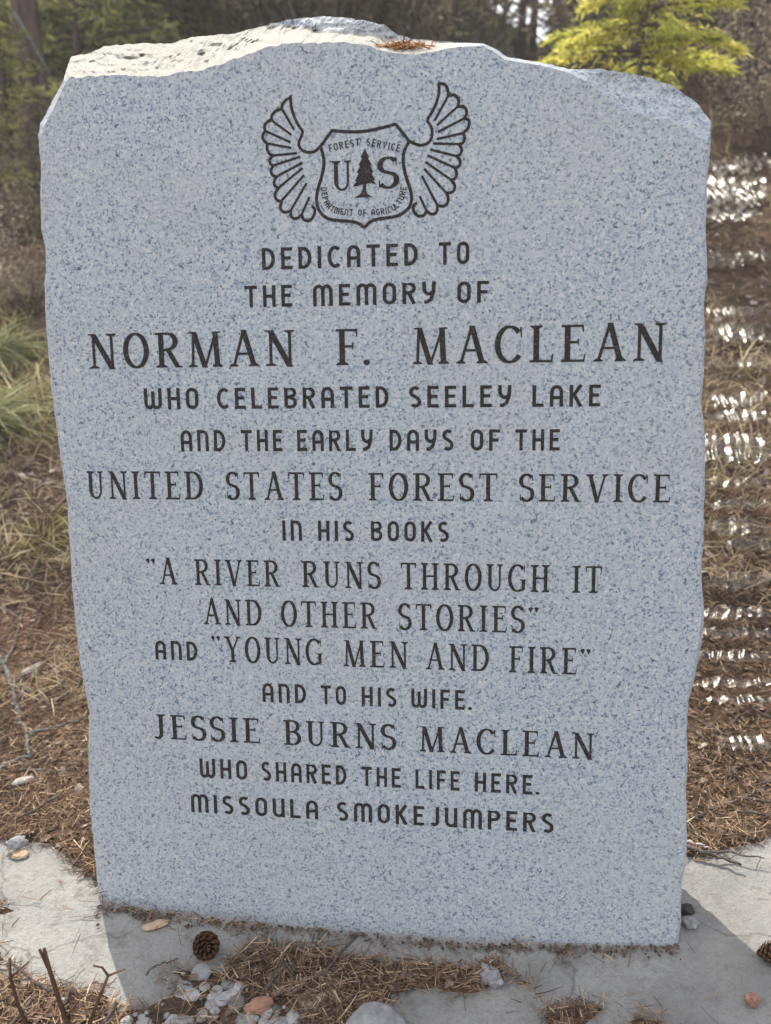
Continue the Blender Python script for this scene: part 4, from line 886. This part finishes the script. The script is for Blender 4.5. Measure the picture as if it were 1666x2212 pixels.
# ------------------------------------------------------------------ trees and brush behind
def sprays(n_br, z0, z1, reach0, reach1, per, leaf, wid, up=0.1, seed=0, spread=0.20):
    """leaf ribbons set along drooping branches round a trunk; returns leaves mesh data and branch tubes"""
    P = []; D = []; L = []; tn = []; br = []
    r_ = random.Random(seed)
    for i in range(n_br):
        f = r_.random() ** 0.9; z = z0 + (z1 - z0) * f; reach = (reach0 * (1 - f) + reach1 * f) * r_.uniform(0.55, 1.15); a = r_.uniform(0, 6.283)
        d = Vector((math.cos(a), math.sin(a), up + r_.uniform(-.25, .2))).normalized(); tv = r_.gauss(0.45, 0.2)
        pth = []
        for k in range(5):
            g = k / 4; p = d * reach * g; p.z -= reach * .22 * g * g; p.z += z; pth.append((p, 0.012 * (1 - g) * reach + .003))
        br.append(pth)
        for k in range(int(per * reach / reach0)):
            g = 0.15 + 0.85 * r_.random() ** 0.7; p = d * reach * g; p.z += z - reach * .22 * g * g
            sp = reach * spread * (1.15 - g); p = p + Vector((r_.gauss(0, sp), r_.gauss(0, sp), r_.gauss(0, sp * .55)))
            dd = (d + Vector((r_.gauss(0, .7), r_.gauss(0, .7), r_.gauss(-.1, .5)))).normalized()
            P.append(p); D.append(dd); L.append(leaf * r_.uniform(.6, 1.3)); tn.append(min(1, max(0, tv + r_.gauss(0, .16))))
    V, q, k = ribbons(np.array(P), np.array(D), np.array(L), wid * rng.uniform(.7, 1.3, len(P)), rng.uniform(0, .3, len(P)), 1, 0.5)
    return V, q, np.repeat(tn, k), br
def trunk_path(h, r, bend, seed):
    r_ = random.Random(seed); pth = []; ox = oy = 0
    for i in range(15):
        f = i / 14; ox += r_.gauss(0, bend); oy += r_.gauss(0, bend)
        pth.append((Vector((ox, oy, -0.15 + (h + .15) * f)), r * (1 - .72 * f) * (1 + .5 * math.exp(-f * 18))))
    return pth
def tree(name, loc, h, r, crown, mats, label, cat='tree', group=None, bend=0.012, seed=0):
    rt = empty(name, loc, label, cat, group)
    V, q, tn, br = sprays(seed=seed, **crown)
    pths = [trunk_path(h, r, bend, seed)]
    Vt, Ft = tube(pths, 10); add('trunk', mesh_np('trunk', Vt, polys=Ft, smooth=True), M[mats[0]], rt)
    Vb, Fb = tube(br, 4); cr = add('crown', mesh_np('crown', V, q, tone=tn), M[mats[1]], rt)
    add('branches', mesh_np('branches', Vb, polys=Fb, smooth=True), M[mats[0]], rt)
    return rt
def place(px, dist):                                         # on the bank, in the direction seen at px, dist metres from the camera
    d = ray(px, 500); d = d / np.hypot(d[0], d[1]); x, y = CAM[0] + d[0] * dist, CAM[1] + d[1] * dist
    return (x, y, bank(x, y) - 0.03)
big = dict(n_br=40, z0=3.4, z1=5.4, reach0=1.3, reach1=0.5, per=80, leaf=0.12, wid=0.022)
snag = dict(n_br=5, z0=1.9, z1=2.3, reach0=0.5, reach1=0.4, per=30, leaf=0.10, wid=0.02)
t1 = tree('pine_tree', place(112, 5.2), 2.5, 0.094, snag, ('bark', 'leaf_dark'), 'dark straight pine trunk at upper left with a bare grey branch', 'pine tree', 'pine trees behind the stone', seed=3)
Vb, Fb = tube([[(Vector((0.03, -.1, 0.78)), .010), (Vector((0.12, -.16, 0.66)), .008), (Vector((0.24, -.22, 0.46)), .005)]], 6)
add('dead_branch', mesh_np('dead_branch', Vb, polys=Fb, smooth=True), M['lichen_twig'], t1)
t2 = tree('pine_tree', place(-28, 4.6), 2.3, 0.100, snag, ('bark_red', 'leaf_dark'), 'reddish pine trunk cut by the left edge of the picture', 'pine tree', 'pine trees behind the stone', seed=5)
t3 = tree('pine_tree', place(430, 8.4), 5.8, 0.11, big, ('bark', 'leaf_dark'), 'dark pine trunk behind the sunlit left end of the stone top', 'pine tree', 'pine trees behind the stone', seed=9)
for px, d_, sc_, lab in ((300, 11.0, 1.1, 'far pine trunk left of the stone top among green brush'), (870, 9.0, .8, 'slim dark pine trunk above the middle of the stone top'), (640, 12.0, 1.2, 'distant pine above the highest point of the stone'), (1655, 7.5, 1.0, 'dark pine trunk at the upper right corner'), (1290, 12.0, .9, 'pine trunk just right of the bright sky gap')):
    copy_tree(t3, place(px, d_), rnd.uniform(0, 6.28), sc_, lab)
for px, d_, lab in ((1118, 6.4, 'thin bare stem on the left side of the bright sky gap'), (1142, 6.9, 'thin bare stem on the right side of the bright sky gap')):
    b = place(px, d_); Vt, Ft = tube([[(Vector((0, 0, -.1)), .028), (Vector((.02, 0, .6)), .024), (Vector((.05, 0, 1.3)), .02), (Vector((.06, .02, 3.4)), .012)], [(Vector((.05, 0, 1.2)), .012), (Vector((.25, .05, 1.9)), .006)], [(Vector((.03, 0, .9)), .010), (Vector((-.2, .05, 1.5)), .005)]], 7)
    add('sapling_stem', mesh_np('sapling_stem', Vt, polys=Ft, smooth=True), M['twig'], None, lab, 'bare sapling', 'bare saplings in the sky gap', None, b)
# green conifer thickets
bush = dict(n_br=60, z0=0.1, z1=2.6, reach0=0.95, reach1=0.25, per=75, leaf=0.075, wid=0.018)
bA = tree('young_conifer', place(180, 6.6), 2.9, 0.035, bush, ('bark', 'leaf_dark'), 'young green conifer right of the dark trunk at upper left', 'young conifer', 'young conifers behind the stone', seed=21)
for px, d_, sc_, lab in ((30, 6.2, .9, 'young green conifer between the two trunks at far left'), (265, 7.6, 1.05, 'leafy young conifer above the left corner of the stone'), (360, 6.9, .9, 'young conifer with yellowish sprays above the sunlit broken edge'), (520, 9.5, 1.2, 'shaded young conifer behind the rising edge of the stone top'), (130, 9.0, 1.3, 'tall shaded conifer between the left trunk and the stone'), (1345, 8.6, .9, 'dim young conifer behind the yellow sapling on its left'), (1500, 8.0, 1.0, 'dim young conifer behind the yellow sapling on its right')):
    copy_tree(bA, place(px, d_), rnd.uniform(0, 6.28), sc_, lab)
M['leaf_mottled'] = leafy('mottled_leaf', [(0.0, (0.12, 0.12, 0.05)), (0.45, (0.30, 0.31, 0.12)), (0.8, (0.52, 0.50, 0.20)), (1.0, (0.66, 0.62, 0.32))], 0.6)
bush2 = dict(n_br=52, z0=0.05, z1=2.2, reach0=0.8, reach1=0.3, per=60, leaf=0.06, wid=0.02)
bB = tree('young_conifer', place(215, 5.7), 2.4, 0.03, bush2, ('bark', 'leaf_mottled'), 'sunlit yellowish conifer just left of the stone top corner', 'young conifer', 'young conifers behind the stone', seed=52)
for px, d_, sc_, lab in ((52, 5.6, .8, 'yellowish conifer between the left trunks'), (395, 7.3, .9, 'yellowish conifer above the left half of the broken stone top'), (480, 8.6, 1.1, 'pale conifer further back left of the stone peak'), (60, 4.9, .42, 'knee high yellowish conifer low on the bank at upper left'), (10, 4.4, .30, 'smallest yellowish conifer at the far left edge')):
    copy_tree(bB, place(px, d_), rnd.uniform(0, 6.28), sc_, lab)
# brown bare brush
def bare_bush(loc, h, n, label, seed):
    r_ = random.Random(seed); rt = empty('bare_bush', loc, label, 'bare bush', 'bare brown bushes behind the stone'); pths = []; P = []; D = []
    for i in range(n):
        a = r_.uniform(0, 6.283); sp = r_.uniform(.1, .7); hh = h * r_.uniform(.5, 1.1); p = Vector((r_.gauss(0, .18), r_.gauss(0, .15), -.05)); d = Vector((math.cos(a) * sp, math.sin(a) * sp, 1)).normalized(); pth = []
        for k in range(7):
            g = k / 6; pth.append((p.copy(), .010 * (1 - g) + .0025)); d = (d + Vector((r_.gauss(0, .16), r_.gauss(0, .16), 0))).normalized(); p = p + d * hh / 6
            if k > 1:
                for _ in range(3):
                    dd = (d + Vector((r_.gauss(0, .8), r_.gauss(0, .8), r_.gauss(0, .3)))).normalized(); l_ = hh * r_.uniform(.08, .28); pths.append([(p.copy(), .004), (p + dd * l_ * .5, .003), (p + dd * l_ + Vector((0, 0, r_.gauss(0, .04))), .0012)])
                    for _ in range(7): P.append(p + dd * l_ * r_.random() + Vector((r_.gauss(0, .05), r_.gauss(0, .05), r_.gauss(0, .05)))); D.append(Vector((r_.gauss(0, 1), r_.gauss(0, 1), r_.gauss(-.4, .7))).normalized())
        pths.append(pth)
    V, Fc = tube(pths, 4); add('stems', mesh_np('stems', V, polys=Fc), M['twig'], rt)
    V, q, k = ribbons(np.array(P), np.array(D), rng.uniform(.03, .07, len(P)), rng.uniform(.010, .022, len(P)), np.zeros(len(P)), 1, .6)
    add('dead_leaves', mesh_np('dead_leaves', V, q, tone=np.repeat(rng.random(len(P)), k)), M['leaf_brown'], rt); return rt
bb = bare_bush(place(560, 6.8), 1.6, 30, 'bare brown bush above the sloping left half of the stone top', 41)
for px, d_, sc_, lab in ((720, 6.2, 1.0, 'bare bush right behind the peak of the stone'), (860, 7.2, 1.2, 'bare brown bush above the middle of the stone top'), (940, 6.0, .85, 'dark bare bush left of the bright sky gap'), (1283, 7.0, .9, 'grey brown bush between the sky gap and the yellow sapling'), (1590, 6.2, 1.0, 'grey brown bush right of the yellow sapling'), (450, 7.8, 1.2, 'bare bush behind the sunlit broken edge of the stone'), (1440, 7.2, 1.1, 'bare bush behind the yellow sapling'), (1545, 6.0, .8, 'low bare bush under the right side of the yellow sapling'), (1650, 5.8, .9, 'bare bush at the upper right edge of the picture'), (1290, 5.9, .75, 'low bare bush under the left side of the yellow sapling'), (790, 6.4, .9, 'bare bush just right of the stone peak'), (640, 6.9, 1.1, 'tangled bare bush just left of the stone peak'), (15, 6.6, .8, 'bare bush between the trunks at far left'), (40, 4.3, .24, 'small reddish brown bush low on the bank at upper left'), (85, 4.9, .26, 'reddish brown bush beside the left shoulder of the stone'), (5, 3.6, .24, 'knee high dry bush at the left edge above the grass clumps'), (1625, 4.6, .36, 'small dry bush on the bank right of the stone above the added glare glints'), (1560, 5.3, .45, 'dry bush just above the right shoulder of the stone')):
    copy_tree(bb, place(px, d_), rnd.uniform(0, 6.28), sc_, lab)
# yellow green sapling
sp_ = dict(n_br=84, z0=0.50, z1=1.75, reach0=0.41, reach1=0.34, per=230, leaf=0.036, wid=0.0075, up=0.10, spread=0.13)
tree('yellow_sapling', place(1366, 3.9), 2.0, 0.014, sp_, ('twig', 'leaf_yellow'), 'bright yellow green backlit sapling behind the right shoulder of the stone', 'sapling', None, 0.006, 77)
# a dark shed among the trees: only the right slope of its gable stands clear against the sky
def far_pt(px, py, dist):
    d = ray(px, py); d = d / np.hypot(d[0], d[1]); return CAM + d * dist
sd = 20.0; ap = far_pt(962, -72, sd); er = far_pt(1139, 94, sd); half = er[0] - ap[0]; bz = min(bank(ap[0] - half, ap[1]), bank(er[0], ap[1])) - .1
shed = empty('shed', (ap[0], ap[1], bz), 'dark weathered timber shed with a sloping roof half hidden by brush behind the stone', 'shed')
h0, h1 = er[2] - bz, ap[2] - bz; w_ = half * .94; hw = h0 + (h1 - h0) * .06
V = [(-w_, 0, 0), (w_, 0, 0), (w_, 0, hw), (0, 0, h1 - .06), (-w_, 0, hw), (-w_, 4, 0), (w_, 4, 0), (w_, 4, hw), (0, 4, h1 - .06), (-w_, 4, hw)]
M['board'] = bark('weathered_board', (0.035, 0.026, 0.022), (0.09, 0.068, 0.055), 6); M['roofing'] = bark('dark_roofing', (0.035, 0.038, 0.04), (0.075, 0.078, 0.078), 9)
add('wall', mesh_np('wall', V, polys=[(0, 1, 2, 3, 4), (9, 8, 7, 6, 5), (1, 6, 7, 2), (5, 0, 4, 9)]), M['board'], shed)
V = []; Fc = []
for sg in (-1, 1):
    b0 = len(V)
    for yy in (-.25, 4.25): V += [(0, yy, h1 + .004), (sg * half, yy, h0), (sg * half, yy, h0 - .1), (0, yy, h1 - .096)]
    Fc += [tuple(b0 + i for i in f) for f in ((0, 1, 5, 4), (1, 2, 6, 5), (2, 3, 7, 6), (0, 3, 2, 1), (4, 5, 6, 7))]
add('roof', mesh_np('roof', V, polys=Fc), M['roofing'], shed)
# dense far woods
def on_shed(x, y, z):
    v = np.array([x, y, z]) - CAM; d = v @ AX; u, t = PW / 2 + F * (v @ RT) / d, PH / 2 - F * (v @ UP) / d
    return 965 < u < 1135 and t < 100
def in_gap(x, y, z):                                          # the wedge of open sky above the falling edge of the brush
    v = np.array([x, y, z]) - CAM; d = v @ AX; u, t = PW / 2 + F * (v @ RT) / d, PH / 2 - F * (v @ UP) / d
    return (1036 < u < 1130 and t < (u - 1036) * .92) or (1130 <= u < 1185 and t < 100) or (1185 <= u < 1245 and t < 100 - (u - 1185) * 1.6)
P = []; D = []
for i in range(84000):
    px = rnd.uniform(-1300, 3050); d_ = rnd.uniform(11, 17)
    x, y, z = place(px, d_); hz = rnd.random() ** .8 * 4.6
    if fb(x * .9, y * .9, hz * .9, 3) < -.22 or (in_gap(x, y, z + hz) and rnd.random() < .95) or (on_shed(x, y, z + hz) and rnd.random() < .8): continue
    P.append((x, y, z + hz)); D.append(Vector((rnd.gauss(0, 1), rnd.gauss(0, 1), rnd.gauss(-.3, .7))).normalized())
P = np.array(P); n = len(P)
V, q, k = ribbons(P, np.array(D), rng.uniform(.14, .30, n), rng.uniform(.04, .09, n), np.zeros(n), 1, .5)
tn = np.clip(np.array([.35 + .5 * fb(p[0] * .6, p[1] * .6, p[2] * .6, 2) for p in P]) + rng.normal(0, .15, n), 0, 1)
P2 = []; D2 = []
for i in range(46000):
    px = rnd.uniform(-1400, 3100); d_ = rnd.uniform(18, 26)
    x, y, z = place(px, d_); z += rnd.random() * 8.5
    if (in_gap(x, y, z) and rnd.random() < .97) or (d_ < 20 and on_shed(x, y, z) and rnd.random() < .8): continue
    P2.append((x, y, z)); D2.append(Vector((rnd.gauss(0, 1), rnd.gauss(0, 1), rnd.gauss(-.3, .7))).normalized())
V2, q2, k2 = ribbons(np.array(P2), np.array(D2), rng.uniform(.4, .8, len(P2)), rng.uniform(.14, .30, len(P2)), np.zeros(len(P2)), 1, .5)
tn = np.concatenate([np.repeat(tn, k), np.repeat(rng.uniform(.1, .5, len(P2)), k2)]); q = np.concatenate([q, q2 + len(V)]); V = np.concatenate([V, V2]); k = 1
add('far_woods', mesh_np('far_woods', V, q, tone=np.repeat(tn, k)), M['leaf_dark'], label='dense dark evergreen woods closing the view behind the brush', cat='woods', kind='stuff')

# pale air between the trees, lit from behind
hm = NT('haze_air'); pv = hm.n('ShaderNodeVolumePrincipled'); pv.inputs['Density'].default_value = 0.006; pv.inputs['Color'].default_value = (0.92, 0.93, 0.92, 1); pv.inputs['Anisotropy'].default_value = 0.2
hm.l(pv.outputs[0], hm.out.inputs['Volume'])
V = [(x, y, z) for z in (-2.5, 13.5) for x, y in ((-165, -20), (165, -20), (165, 165), (-165, 165))]
add('haze', mesh_np('haze', V, polys=[(3, 2, 1, 0), (4, 5, 6, 7), (0, 1, 5, 4), (1, 2, 6, 5), (2, 3, 7, 6), (3, 0, 4, 7)]), hm.m, kind='stuff', label='thin pale haze in the air among the trees', cat='haze')
